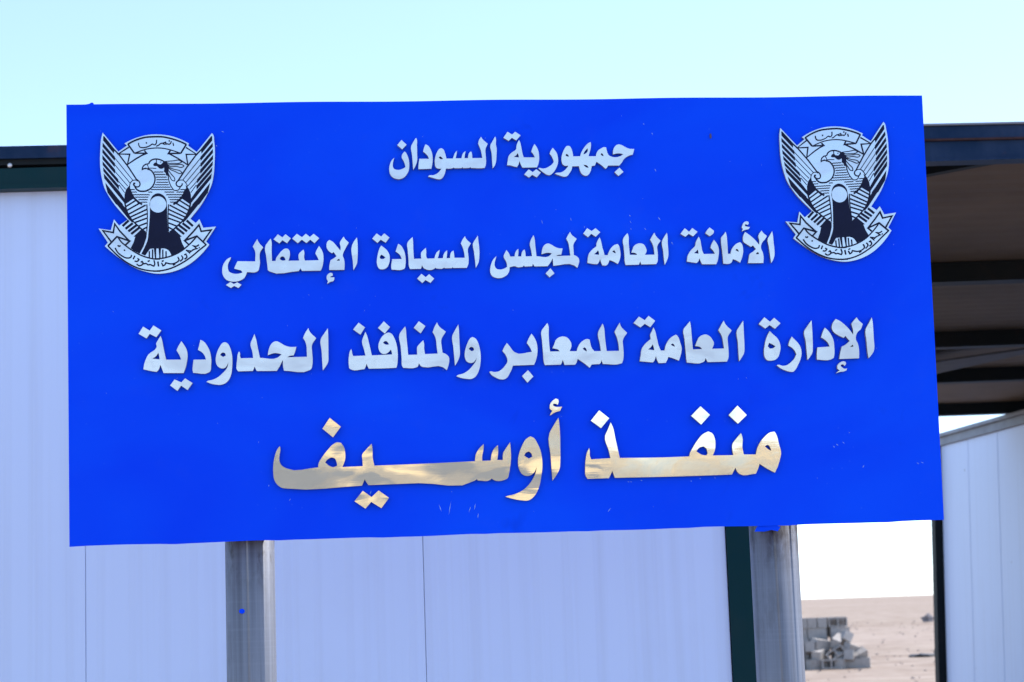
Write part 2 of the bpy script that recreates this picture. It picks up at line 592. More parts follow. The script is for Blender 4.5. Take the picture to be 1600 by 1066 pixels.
for i in range(4):
    bm.faces.new((lo[i], lo[(i + 1) % 4], hi[(i + 1) % 4], hi[i]))
cnp("diagonal_brace", bm, M_TIE)
bm = bmesh.new()
v0 = [(1.72, WY + 0.022, 3.052), (1.78, WY + 0.022, 3.052), (0.92, WY + 0.75, 3.052), (0.92, WY + 0.68, 3.052)]
lo = [bm.verts.new(p) for p in v0]
hi = [bm.verts.new((p[0], p[1], 3.144)) for p in v0]
bm.faces.new(lo); bm.faces.new(hi[::-1])
for i in range(4):
    bm.faces.new((lo[i], lo[(i + 1) % 4], hi[(i + 1) % 4], hi[i]))
cnp("corner_brace", bm, M_BEAM)
for (cx, cy) in ((4.88, 6.72), (4.45, 11.74)):
    bm = bmesh.new()
    add_box(bm, (cx - 0.05, cy - 0.05, 0.0), (cx + 0.05, cy + 0.05, 3.049), 0, 0.004)
    cnp("column", bm, M_GREEN)

# ------------------------------------------------------------------ right cabin
LEAN = 0.040
ang = math.atan2(0.114, 0.9935)
rc = empty("storage_cabin", (3.955 - LEAN * 2.2, 18.0, 0),
           "white panelled cabin at the right edge with grey roof trim and black corner post", "cabin")
rc.rotation_euler = (0, LEAN, ang)
# local frame: -Y runs along the visible wall towards the camera, +X into the cabin
bm = bmesh.new()
add_box(bm, (0.05, -9.6, 0.0), (4.6, -0.02, 2.96))
finish("wall_core", bm, M_SEAM, rc)
y = -0.015
for i in range(13):
    bm = bmesh.new()
    add_box(bm, (0.0, y - 0.74 + 0.004, 0.06), (0.048, y - 0.004, 2.925), 0, 0.003)
    finish("wall_panel", bm, M_WALL, rc)
    y -= 0.74
bm = bmesh.new()
add_box(bm, (0.06, -0.018, 0.06), (4.6, 0.03, 2.925))
finish("end_wall", bm, M_WALL, rc)
bm = bmesh.new()
add_box(bm, (-0.072, -0.010, 0.0), (0.055, 0.10, 2.924), 0, 0.004)
finish("corner_post", bm, M_BEAM, rc)
bm = bmesh.new()
add_box(bm, (-0.03, -9.66, 2.9265), (0.05, 0.06, 3.00), 0, 0.003)
finish("roof_trim", bm, M_GREY, rc)
bm = bmesh.new()
add_box(bm, (-0.06, -9.68, 3.001), (0.05, 0.08, 3.035), 0, 0.003)
finish("gutter", bm, M_GREY, rc)
bm = bmesh.new()
add_box(bm, (0.051, -9.66, 2.962), (4.65, 0.06, 3.01))
finish("roof", bm, M_GREY, rc)

# ------------------------------------------------------------------ sign drawing data
# outlines in sign coordinates, tenths of a millimetre from the lower left corner (x right, y up)
LETTERS = [
('1b',[7456,8695,7423,8574,7418,8499,7439,8443,7490,8416,7563,8411,7647,8436,7709,8473,7699,8533,7670,8617,7629,8702,7630,8740,7665,8805,7699,8840,7730,8804,7770,8719,7793,8625,7798,8512,7784,8400,7745,8317,7692,8252,7623,8208,7558,8194,7485,8203,7412,8237,7362,8294,7338,8369,7336,8463,7357,8556,7399,8640],[]),
('1b',[7632,9111,7747,8997,7645,8890,7531,8991],[]),
('1b',[7965,9156,7978,9139,7987,8979,7986,8791,7978,8604,7938,8492,7886,8406,7877,8568,7867,8755,7853,8962,7896,9046],[]),
('1b',[8182,8999,8233,8976,8295,8890,8330,8786,8342,8674,8331,8542,8306,8427,8006,8421,8008,8491,8034,8663,8256,8660,8227,8731,8173,8789,8124,8831,8148,8920],[]),
('1b',[9475,9162,9507,9109,9626,8995,9571,8864,9571,8732,9577,8581,9564,8487,9540,8431,9525,8428,9224,8432,9206,8455,9187,8433,9042,8429,9025,8454,9002,8430,8839,8432,8824,8449,8792,8433,8639,8425,8629,8360,8603,8285,8565,8220,8508,8180,8444,8181,8352,8208,8227,8244,8242,8263,8354,8276,8447,8320,8514,8390,8539,8423,8468,8428,8432,8438,8405,8466,8390,8532,8391,8635,8412,8729,8451,8822,8499,8887,8546,8906,8591,8881,8626,8801,8647,8726,8660,8660,8811,8658,8832,8723,8867,8798,8909,8840,8900,8779,8873,8662,9008,8661,9029,8739,9062,8795,9109,8828,9092,8757,9077,8663,9160,8662,9171,8737,9197,8793,9235,8823,9252,8774,9260,8661,9491,8661,9481,8733,9466,8827,9428,8941,9407,8998,9422,9073],[[8479,8681,8513,8716,8553,8689,8585,8651,8530,8648]]),
('1b',[9802,9162,9813,9143,9816,8973,9831,8879,9823,8728,9808,8578,9777,8484,9725,8414,9718,8560,9711,8767,9689,8965,9738,9050],[]),
('1a',[10094,9271,10199,9204,10275,9269,10396,9183,10291,9065,10193,9129,10116,9058,9995,9131],[]),
('1a',[10357,9075,10383,9013,10404,8909,10428,8758,10453,8663,10714,8659,10679,8735,10634,8796,10651,8849,10714,8976,10768,8894,10802,8800,10814,8696,10806,8564,10783,8479,10753,8423,10417,8423,10382,8495,10351,8580,10327,8495,10291,8439,10214,8454,10158,8475,10062,8484,10084,8612,10109,8706,10167,8771,10285,8863,10293,8929,10320,9008],[[10224,8676,10287,8722,10316,8769,10333,8721,10343,8665]]),
('1a',[10561,8379,10653,8312,10737,8380,10842,8300,10742,8188,10640,8250,10563,8187,10454,8264],[]),
('1a',[11137,8880,11177,8832,11230,8747,11250,8652,11252,8539,11224,8445,11180,8361,11112,8277,11046,8236,10990,8245,10917,8289,10789,8395,10809,8413,10901,8393,10976,8407,11052,8447,11120,8503,11149,8550,11133,8616,11098,8692,11062,8740,11082,8796],[]),
('1a',[11498,8922,11544,8903,11579,8836,11601,8742,11611,8670,11774,8671,11787,8720,11832,8814,11891,8898,11968,8973,12029,9006,12035,8944,12024,8849,11995,8755,11969,8668,12142,8666,12157,8734,12197,8800,12264,8846,12340,8879,12387,8873,12400,8806,12420,8730,12450,8683,12483,8661,12718,8662,12785,8706,12730,8722,12664,8727,12598,8718,12541,8702,12548,8785,12575,8861,12624,8917,12681,8939,12755,8921,12848,8867,12931,8833,13049,8826,13007,8694,12935,8676,12858,8639,12800,8593,12750,8518,12682,8439,12419,8443,12383,8387,12356,8368,12260,8458,12150,8536,12136,8507,12110,8447,12034,8437,12023,8377,11998,8302,11962,8246,11914,8212,11868,8213,11809,8244,11768,8305,11743,8400,11737,8438,11579,8436,11564,8365,11514,8281,11446,8206,11390,8194,11288,8222,11168,8267,11197,8285,11300,8293,11385,8333,11463,8413,11492,8454,11408,8452,11362,8481,11336,8556,11336,8651,11361,8745,11411,8848,11460,8910],[[11425,8706,11458,8732,11491,8709,11512,8667,11462,8672],[11847,8710,11877,8776,11955,8860,11953,8793,11923,8747],[11839,8470,11895,8464,11941,8435,11964,8393,11893,8413],[12250,8714,12283,8740,12315,8698,12322,8664,12281,8679]]),
('1a',[12684,8390,12774,8287,12654,8194,12564,8284],[]),
('2e',[4289,6856,4308,6801,4418,6660,4344,6542,4333,6431,4340,6320,4324,6210,4297,6128,4273,6108,4043,6098,4018,6032,3972,5959,3899,5915,3790,5885,3682,5891,3592,5920,3524,5986,3489,6069,3483,6152,3503,6262,3553,6353,3617,6417,3687,6448,3671,6397,3634,6333,3612,6260,3614,6187,3635,6122,3694,6084,3775,6064,3865,6068,3942,6088,3912,6135,3849,6155,3755,6184,3781,6248,3834,6352,4232,6341,4237,6433,4239,6544,4218,6618,4183,6683,4230,6765],[]),
('2e',[3664,5877,3741,5831,3817,5867,3912,5810,3842,5737,3749,5789,3676,5741,3563,5811],[]),
('2e',[4589,6860,4606,6814,4608,6611,4613,6343,4694,6342,4708,6406,4760,6479,4834,6570,4908,6620,4963,6623,5007,6585,5024,6511,5017,6437,4985,6342,5230,6341,5217,6415,5224,6489,5280,6553,5335,6594,5352,6524,5344,6413,5361,6339,5676,6342,5650,6407,5601,6501,5626,6565,5688,6671,5736,6600,5776,6497,5785,6386,5771,6257,5746,6165,5713,6101,5289,6104,5254,6165,5217,6101,4554,6105,4515,6133,4506,6244,4487,6428,4474,6705,4520,6769],[[4786,6386,4823,6437,4869,6445,4904,6412,4921,6356,4849,6348]]),
('2e',[4756,6956,4858,6884,4932,6956,5049,6858,4961,6749,4857,6819,4787,6746,4658,6841],[]),
('2e',[5187,6961,5304,6880,5393,6958,5486,6882,5570,6955,5695,6851,5587,6738,5491,6821,5405,6744,5298,6824,5205,6744,5080,6852],[]),
('2e',[5928,6804,6004,6762,6084,6668,6173,6555,6180,6638,6164,6731,6206,6814,6255,6878,6279,6831,6369,6737,6303,6627,6278,6581,6225,6434,6251,6359,6263,6248,6255,6110,5909,6111,5916,6218,5944,6337,6024,6382,6085,6427,6017,6526,5980,6497,5908,6551,5864,6625,5860,6699,5886,6773],[[6077,6326,6114,6353,6145,6365,6155,6320]]),
('2e',[5944,6047,5980,6032,5992,5985,5951,5968,5914,5944,5969,5940,6020,5942,6019,5892,5994,5856,5930,5839,5857,5794,5866,5831,5876,5858,5850,5905,5851,5970,5889,6024],[]),
('2e',[6558,6854,6567,6761,6570,6576,6562,6391,6545,6252,6461,6100,6451,6300,6441,6671,6488,6763],[]),
('2d',[7009,6939,7110,6863,7185,6936,7302,6838,7211,6722,7099,6793,7024,6720,6907,6820],[]),
('2d',[7108,6655,7171,6606,7243,6536,7284,6461,7298,6359,7282,6248,7244,6165,7188,6120,7114,6103,7050,6123,7015,6179,6999,6272,7011,6383,7041,6512,7070,6595],[[7104,6446,7149,6421,7203,6375,7147,6343,7083,6348,7066,6391]]),
('2d',[7498,6689,7558,6651,7611,6567,7645,6473,7661,6352,7654,6204,7627,6112,7600,6097,7334,6095,7326,6154,7352,6336,7572,6335,7534,6429,7435,6514,7465,6597],[]),
('2d',[7833,6841,7841,6739,7842,6553,7851,6334,8019,6336,8015,6401,8022,6476,8069,6530,8130,6585,8139,6511,8136,6381,8153,6334,8322,6335,8346,6414,8390,6488,8447,6527,8432,6450,8399,6335,8515,6337,8536,6420,8575,6484,8621,6517,8615,6428,8602,6335,8681,6337,8693,6426,8712,6472,8765,6511,8776,6443,8783,6341,9019,6337,9015,6421,8999,6514,8965,6617,8939,6673,8978,6756,9036,6839,9062,6783,9170,6669,9098,6540,9102,6419,9110,6289,9095,6177,9062,6104,8749,6106,8734,6125,8717,6103,8555,6104,8541,6121,8518,6103,8357,6102,8339,6121,8316,6099,8095,6099,8056,6132,8035,6184,8007,6101,7756,6100,7738,6147,7725,6332,7712,6555,7706,6695,7763,6777],[]),
('2d',[8015,5984,8112,5903,8190,5972,8304,5867,8216,5771,8103,5840,8032,5771,7915,5875],[]),
('2d',[9336,6851,9344,6750,9361,6563,9359,6377,9337,6229,9270,6100,9257,6267,9238,6472,9220,6668,9274,6760],[]),
('2c',[10624,6836,10642,6783,10659,6596,10679,6344,10967,6339,11039,6403,10960,6419,10876,6409,10797,6385,10813,6481,10844,6565,10901,6620,10967,6634,11031,6608,11122,6551,11196,6521,11292,6514,11256,6371,11191,6366,11130,6341,11465,6343,11452,6489,11424,6658,11385,6742,11429,6826,11478,6900,11504,6843,11627,6733,11543,6590,11545,6487,11548,6356,11608,6327,11662,6270,11670,6223,11648,6130,11618,6056,11555,6110,11062,6113,11059,6197,11054,6290,11009,6207,10931,6106,10625,6108,10590,6172,10573,6113,10403,6107,10381,6135,10356,6104,10217,6101,10190,6116,10050,6100,10039,6011,9990,5928,9905,5874,9821,5851,9729,5859,9647,5898,9603,5973,9602,6075,9628,6186,9686,6297,9753,6361,9732,6296,9706,6203,9709,6129,9744,6072,9818,6049,9901,6060,9995,6109,9980,6217,9919,6358,9949,6432,9988,6500,10033,6439,10073,6346,10173,6347,10186,6418,10219,6483,10263,6523,10265,6454,10252,6346,10326,6345,10338,6415,10368,6480,10406,6507,10422,6451,10428,6343,10577,6346,10559,6486,10534,6636,10571,6747],[]),
('2c',[10995,6058,11084,5936,10966,5848,10880,5939],[]),
('2b',[11878,6978,11982,6910,12072,6974,12181,6879,12071,6774,11971,6845,11893,6766,11784,6854],[]),
('2b',[12164,6761,12189,6682,12221,6513,12251,6400,12262,6340,12336,6338,12367,6416,12426,6509,12503,6573,12579,6596,12606,6553,12630,6449,12637,6346,12613,6225,12566,6128,12462,6190,12375,6225,12329,6127,12300,6103,12207,6101,12181,6158,12156,6255,12125,6177,12086,6131,11984,6139,11858,6167,11874,6294,11903,6387,11967,6461,12082,6552,12084,6609,12115,6683],[[12014,6366,12077,6412,12116,6458,12133,6402,12133,6349],[12446,6424,12490,6452,12516,6414,12526,6372,12482,6396]]),
('2b',[12816,6845,12833,6802,12838,6614,12854,6336,13028,6333,13001,6367,12955,6383,12890,6388,12920,6463,12961,6546,13028,6588,13104,6602,13187,6574,13231,6504,13251,6429,13206,6330,13431,6330,13425,6416,13410,6529,13376,6623,13341,6680,13391,6764,13447,6848,13467,6791,13584,6654,13504,6527,13508,6377,13507,6265,13490,6152,13460,6108,13114,6107,13092,6182,13057,6104,12748,6101,12732,6166,12728,6316,12717,6522,12710,6710,12754,6781],[]),
('2b',[13741,6839,13752,6767,13751,6598,13758,6448,13748,6270,13716,6186,13662,6089,13648,6224,13637,6412,13621,6647,13672,6740],[]),
('2a',[14165,6939,14263,6853,14342,6940,14463,6849,14353,6742,14254,6806,14170,6737,14060,6809],[]),
('2a',[14749,6946,14848,6871,14843,6824,14745,6741,14644,6812,14684,6874],[]),
('2a',[14485,6736,14512,6679,14538,6528,14558,6396,14587,6324,14851,6325,14825,6382,14753,6468,14775,6542,14840,6654,14890,6588,14933,6502,14948,6408,14934,6276,14910,6164,14873,6080,14540,6086,14510,6152,14483,6228,14458,6163,14415,6117,14316,6133,14185,6155,14209,6289,14249,6364,14309,6438,14397,6530,14409,6596,14440,6661],[[14356,6352,14410,6389,14450,6435,14463,6379,14465,6334]]),
('2a',[15123,6838,15142,6762,15153,6573,15158,6319,15218,6318,15241,6402,15301,6496,15380,6560,15456,6587,15492,6549,15517,6454,15519,6360,15488,6229,15436,6107,15344,6165,15266,6195,15229,6111,15200,6093,15039,6090,15034,6199,15023,6388,15008,6633,15017,6708,15067,6763],[[15335,6405,15374,6434,15407,6399,15417,6362,15372,6381]]),
('2a',[15584,6826,15672,6762,15781,6666,15904,6519,15912,6617,15894,6730,15929,6796,15975,6852,16005,6804,16096,6723,16036,6633,15996,6596,15945,6428,15976,6352,15995,6257,15984,6088,15624,6091,15644,6207,15675,6310,15749,6356,15824,6420,15756,6506,15707,6473,15624,6528,15533,6605,15526,6680,15549,6765],[[15813,6298,15843,6335,15872,6350,15894,6297]]),
('2a',[15619,7075,15666,7070,15683,7027,15653,6989,15607,7009,15578,6996,15595,6962,15651,6946,15702,6941,15668,6895,15591,6877,15505,6841,15536,6897,15509,6935,15530,6991,15561,7047],[]),
('2a',[16224,6832,16239,6743,16247,6573,16259,6403,16252,6252,16218,6159,16169,6084,16152,6254,16129,6481,16112,6651,16163,6735],[]),
('3e',[1691,4898,1837,4803,1924,4920,2095,4803,1984,4651,1836,4731,1764,4628,1588,4736],[]),
('3e',[2079,4676,2103,4607,2142,4406,2181,4205,2198,4135,2533,4129,2503,4216,2433,4341,2465,4417,2544,4551,2609,4450,2656,4358,2678,4230,2663,4085,2629,3940,2583,3823,2136,3833,2101,3934,2066,4022,2029,3917,1980,3864,1841,3889,1686,3929,1709,4052,1746,4160,1801,4259,1981,4409,1991,4445,1979,4500,2019,4581],[[1889,4166,1970,4218,2025,4299,2042,4226,2052,4144]]),
('3e',[2380,3682,2532,3612,2617,3701,2782,3591,2667,3436,2525,3539,2440,3422,2279,3549],[]),
('3e',[2969,4570,3041,4532,3120,4430,3181,4292,3206,4145,3203,3981,3175,3846,3147,3823,2798,3823,2786,3882,2795,4009,2811,4121,3089,4117,3063,4203,3001,4286,2912,4343,2941,4443],[]),
('3e',[3517,4503,3579,4474,3632,4382,3666,4263,3682,4116,3674,3934,3650,3771,3594,3645,3521,3574,3412,3537,3287,3547,3180,3573,3094,3611,3118,3629,3217,3650,3343,3705,3452,3794,3543,3892,3577,3964,3591,4042,3563,3982,3526,3929,3472,3906,3400,3922,3338,3978,3309,4070,3318,4197,3352,4306,3407,4414,3462,4482],[[3408,4214,3441,4258,3481,4272,3522,4248,3537,4202,3476,4167]]),
('3e',[3834,4286,3855,4249,3854,4185,3871,4130,4150,4130,4135,4270,4096,4457,4139,4563,4186,4677,4212,4598,4262,4341,4304,4130,4701,4126,4792,4197,4720,4221,4621,4229,4549,4210,4481,4186,4496,4281,4543,4408,4607,4479,4680,4500,4752,4472,4868,4400,4976,4365,5130,4362,5097,4249,5063,4168,4981,4160,4914,4129,5366,4130,5363,4243,5357,4390,5331,4482,5284,4565,5335,4674,5410,4786,5427,4727,5581,4553,5480,4383,5484,4240,5492,4094,5484,3948,5451,3848,5418,3825,4840,3826,4823,3908,4817,4073,4751,3937,4677,3824,4226,3831,4200,3886,4178,3937,4155,3869,4136,3836,3812,3833,3777,3877,3775,3987,3790,4114,3810,4241],[]),
('3e',[5850,4770,5855,4654,5855,4379,5851,4159,5842,4004,5801,3922,5717,3811,5708,4016,5699,4254,5686,4529,5761,4647],[]),
('3d',[6553,4887,6695,4774,6587,4611,6426,4733],[]),
('3d',[6371,4285,6385,4239,6396,4165,6413,4123,6692,4128,6662,4269,6621,4463,6659,4572,6704,4672,6733,4598,6783,4395,6837,4128,7300,4141,7289,4210,7272,4252,7207,4184,7115,4153,7043,4184,6999,4262,6992,4354,7021,4454,7088,4563,7171,4626,7236,4643,7299,4614,7360,4511,7403,4382,7426,4216,7426,4051,7410,3904,7390,3835,7180,3827,6761,3827,6735,3883,6713,3942,6689,3866,6661,3820,6361,3815,6316,3847,6305,4002,6317,4130,6343,4240],[[7097,4410,7131,4446,7176,4451,7212,4413,7237,4371,7165,4368]]),
('3d',[7127,4903,7266,4771,7144,4623,6992,4755],[]),
('3d',[7613,4778,7625,4726,7635,4542,7649,4358,7665,4122,7872,4123,7869,4224,7876,4298,7933,4370,8017,4451,8034,4386,8034,4257,8049,4132,8339,4137,8324,4270,8285,4547,8236,4631,8281,4749,8343,4855,8374,4784,8539,4637,8429,4442,8435,4304,8453,4156,8531,4118,8593,4052,8602,3987,8579,3859,8539,3754,8450,3825,8002,3836,7956,3855,7903,3926,7874,3848,7837,3830,7545,3828,7524,3865,7514,4049,7498,4324,7481,4610,7538,4691],[]),
('3d',[7927,4890,8075,4776,7962,4609,7808,4741],[]),
('3d',[8829,4797,8840,4701,8844,4516,8847,4295,8841,4065,8801,3965,8729,3850,8717,4040,8700,4298,8685,4538,8747,4657],[]),
('3d',[9147,4500,9210,4471,9272,4369,9305,4248,9324,4082,9314,3898,9282,3751,9233,3642,9167,3570,9102,3540,8964,3547,8855,3568,8755,3607,8783,3630,8894,3659,9024,3730,9138,3847,9204,3937,9235,4028,9200,3965,9149,3916,9066,3907,9003,3942,8963,4025,8962,4145,8993,4273,9043,4392,9100,4477],[[9053,4226,9085,4266,9122,4276,9162,4251,9177,4195,9119,4173]]),
('3c',[9934,4345,9996,4270,10067,4167,10112,4125,10505,4129,10474,4213,10395,4335,10434,4426,10508,4549,10574,4451,10617,4348,10635,4219,10627,4071,10595,3943,10545,3829,10056,3822,10026,3734,9977,3643,9910,3544,9854,3514,9753,3516,9644,3563,9554,3625,9513,3691,9538,3699,9629,3684,9721,3695,9796,3739,9882,3830,9930,3902,9932,3976,9898,4069,9827,4163,9866,4245],[]),
('3c',[10403,3711,10520,3561,10380,3422,10261,3578],[]),
('3c',[10880,4787,10898,4750,10905,4527,10911,4305,10924,4127,11146,4126,11110,4168,11056,4187,10982,4202,11022,4284,11071,4394,11147,4452,11231,4468,11323,4444,11386,4378,11425,4257,11378,4125,11541,4121,11565,4198,11624,4299,11710,4371,11804,4397,11850,4381,11862,4303,11890,4191,11948,4112,12101,4112,12084,4279,12050,4540,12100,4641,12163,4747,12186,4686,12205,4444,12234,4109,12524,4107,12515,4252,12483,4419,12432,4550,12491,4651,12561,4761,12577,4696,12725,4520,12621,4357,12621,4212,12627,4064,12610,3897,12583,3824,12545,3810,12137,3812,12120,3862,12107,3909,12092,3853,12062,3813,11877,3806,11828,3734,11720,3825,11557,3943,11526,3857,11493,3811,11247,3811,11230,3873,11210,3932,11184,3855,11164,3819,10794,3818,10774,3883,10762,4087,10747,4383,10745,4614,10813,4705],[[11680,4177,11723,4208,11759,4175,11776,4110,11721,4139]]),
('3b',[13013,4891,13146,4805,13238,4905,13388,4787,13271,4640,13143,4721,13041,4640,12883,4745],[]),
('3b',[13343,4633,13369,4577,13414,4381,13454,4194,13493,4091,13581,4094,13613,4209,13683,4328,13770,4410,13866,4455,13902,4417,13952,4276,13984,4126,13965,4015,13908,3849,13797,3898,13668,3944,13628,3856,13598,3806,13439,3801,13413,3842,13376,3973,13339,3871,13300,3822,13151,3839,12994,3855,13023,3999,13055,4147,13120,4238,13268,4365,13266,4402,13258,4449,13305,4550],[[13199,4125,13267,4179,13312,4243,13332,4169,13344,4103],[13730,4225,13779,4252,13810,4223,13827,4173,13772,4196]]),
('3b',[14200,4759,14212,4699,14224,4512,14234,4288,14245,4102,14457,4105,14425,4150,14369,4170,14300,4179,14346,4286,14406,4387,14483,4432,14558,4443,14650,4400,14713,4315,14742,4249,14695,4107,14973,4108,14962,4217,14932,4404,14859,4536,14923,4646,14994,4757,15019,4691,15172,4525,15072,4367,15072,4233,15077,4046,15065,3879,15030,3802,14579,3801,14553,3853,14533,3900,14506,3827,14467,3800,14093,3801,14083,3883,14074,4050,14058,4348,14048,4581,14117,4663],[]),
('3b',[15451,4747,15453,4635,15455,4411,15456,4169,15437,3983,15381,3891,15317,3803,15309,3985,15305,4246,15294,4517,15374,4637],[]),
('3a',[15953,4816,16081,4706,16183,4798,16328,4667,16190,4541,16068,4632,15964,4553,15813,4661],[]),
('3a',[16066,4491,16129,4425,16228,4329,16281,4235,16304,4113,16279,3983,16237,3881,16159,3817,16064,3801,15979,3812,15926,3878,15908,3991,15928,4140,15962,4279,16015,4408],[[16038,4217,16109,4182,16186,4134,16123,4089,16048,4081,16003,4138]]),
('3a',[16579,4350,16642,4283,16740,4168,16786,4055,16790,3934,16763,3822,16700,3693,16619,3565,16580,3532,16495,3534,16383,3570,16273,3625,16196,3690,16229,3700,16331,3674,16426,3684,16523,3744,16622,3844,16668,3937,16639,4012,16576,4088,16488,4146,16517,4239],[]),
('3a',[17063,4720,17068,4583,17069,4320,17064,4096,17047,3962,16992,3873,16926,3796,16916,3987,16904,4230,16881,4474,16958,4585],[]),
('3a',[17369,4542,17427,4491,17507,4376,17558,4254,17573,4085,17567,3916,17548,3833,17480,3797,17149,3801,17150,3907,17172,4084,17462,4097,17432,4181,17360,4258,17271,4316,17311,4428],[]),
('3a',[17634,4740,17722,4700,17832,4613,17940,4498,18033,4365,18037,4450,18003,4619,18064,4693,18134,4770,18178,4700,18275,4610,18205,4474,18166,4447,18095,4242,18133,4157,18155,4034,18148,3810,17679,3802,17704,3932,17750,4090,17827,4126,17946,4217,17847,4341,17807,4295,17705,4344,17559,4460,17534,4535,17557,4629],[[17943,4082,17988,4113,18014,4131,18027,4084]]),
('3a',[17772,3747,17824,3733,17835,3686,17795,3640,17759,3678,17711,3670,17700,3642,17736,3604,17782,3575,17849,3577,17837,3537,17770,3510,17684,3503,17584,3471,17647,3522,17676,3531,17621,3579,17625,3644,17675,3708],[]),
('3a',[18495,4759,18509,4665,18517,4439,18520,4214,18525,4083,18504,3971,18442,3878,18372,3805,18355,3955,18344,4199,18339,4490,18422,4629],[]),
('4b',[5851,2726,6098,2518,5917,2283,5683,2485],[]),
('4b',[4713,2114,4725,2075,4705,1902,4702,1771,4744,1684,4851,1611,5570,1611,5576,1683,5643,1811,5777,1982,5910,2120,6008,2165,6095,2152,6158,2059,6187,1906,6180,1775,6112,1603,6576,1612,6571,1743,6567,1874,6645,1970,6785,2115,6803,2020,6804,1802,6837,1616,7855,1629,9125,1656,9151,1813,9221,1931,9334,2044,9326,1917,9293,1765,9290,1660,9487,1661,9507,1792,9572,1933,9658,2007,9663,1887,9635,1668,9762,1665,9778,1829,9847,1937,9939,2066,9947,1945,9950,1682,9922,1486,9896,1355,9856,1247,9804,1220,9519,1234,9498,1256,9464,1225,9179,1217,9158,1248,9113,1217,7844,1193,6693,1181,6640,1263,6613,1313,6586,1253,6547,1172,4864,1154,4746,1174,4639,1253,4577,1363,4558,1515,4566,1732,4603,1904,4653,2033],[[5728,1722,5784,1786,5882,1827,5957,1799,5988,1715,5997,1639,5921,1608,5813,1644]]),
('4b',[6564,1054,6758,908,6922,1053,7153,879,6974,652,6749,799,6616,652,6370,825],[]),
('4b',[10405,2190,10481,2155,10566,2021,10627,1876,10661,1678,10663,1480,10630,1262,10579,1045,10508,894,10417,787,10327,735,10152,740,9955,782,9796,831,9847,847,10024,885,10203,968,10338,1084,10453,1245,10512,1375,10531,1484,10479,1376,10400,1308,10300,1289,10203,1328,10129,1451,10108,1605,10140,1801,10211,1975,10304,2126],[[10253,1754,10295,1819,10362,1846,10415,1805,10442,1727,10357,1681]]),
('4b',[11066,2598,11078,2503,11092,2238,11088,1908,11078,1601,11055,1426,10984,1296,10887,1167,10876,1365,10861,1738,10849,2244,10954,2429],[]),
('4b',[11019,3041,11074,3017,11083,2962,11059,2896,11015,2919,10960,2921,10947,2884,11002,2853,11079,2845,11157,2850,11109,2756,10986,2721,10874,2652,10898,2713,10932,2756,10874,2812,10881,2901,10940,2987],[]),
('4a',[12013,2745,12240,2558,12043,2335,11816,2513],[]),
('4a',[11755,1887,11763,1809,11766,1699,11793,1628,12237,1643,12203,1820,12130,2152,12197,2294,12270,2462,12311,2368,12368,2080,12452,1642,13442,1628,14063,1634,14081,1704,14141,1813,14260,1987,14401,2138,14526,2197,14614,2155,14676,2020,14681,1865,14653,1733,14609,1642,15089,1635,15075,1737,15082,1892,15172,2011,15290,2137,15319,2041,15309,1797,15336,1646,15617,1638,15644,1744,15718,1897,15848,2049,15965,2135,16074,2154,16103,2109,16167,1863,16208,1663,16174,1508,16110,1333,16044,1208,15883,1295,15693,1422,15660,1323,15598,1196,15217,1202,15163,1259,15126,1348,15097,1294,15037,1192,14019,1184,12325,1190,12295,1268,12269,1356,12240,1291,12185,1187,11694,1185,11658,1241,11646,1417,11664,1614,11703,1789],[[14228,1749,14310,1831,14401,1857,14466,1805,14495,1693,14459,1646,14359,1664],[15834,1817,15896,1859,15940,1825,15967,1769,15980,1709,15903,1755]]),
('4a',[14370,2782,14582,2577,14369,2361,14144,2566],[]),
('4a',[15233,2776,15442,2553,15227,2358,15020,2563],[]),
]
PLATE = [823,9376,1173,8929,1369,9068,1313,9119,1452,9192,1648,9265,1844,9309,2023,9319,2217,9304,2413,9263,2608,9185,2770,9099,2750,9049,2944,8896,3296,9333,3321,9302,3343,9151,3356,8949,3343,8614,3324,8380,3263,8113,3162,7898,3061,7716,2779,7352,2900,7254,2983,7341,3070,7140,3355,7163,3130,6823,3198,6747,3078,6600,2914,6437,2717,6291,2488,6180,2261,6121,1985,6107,1841,6134,1616,6204,1423,6299,1214,6443,1006,6612,849,6755,919,6837,712,7163,986,7117,1061,7367,1173,7221,1369,7359,1273,7468,1025,7780,953,7899,857,8083,803,8284,764,8551,758,8751,768,8984,786,9218]
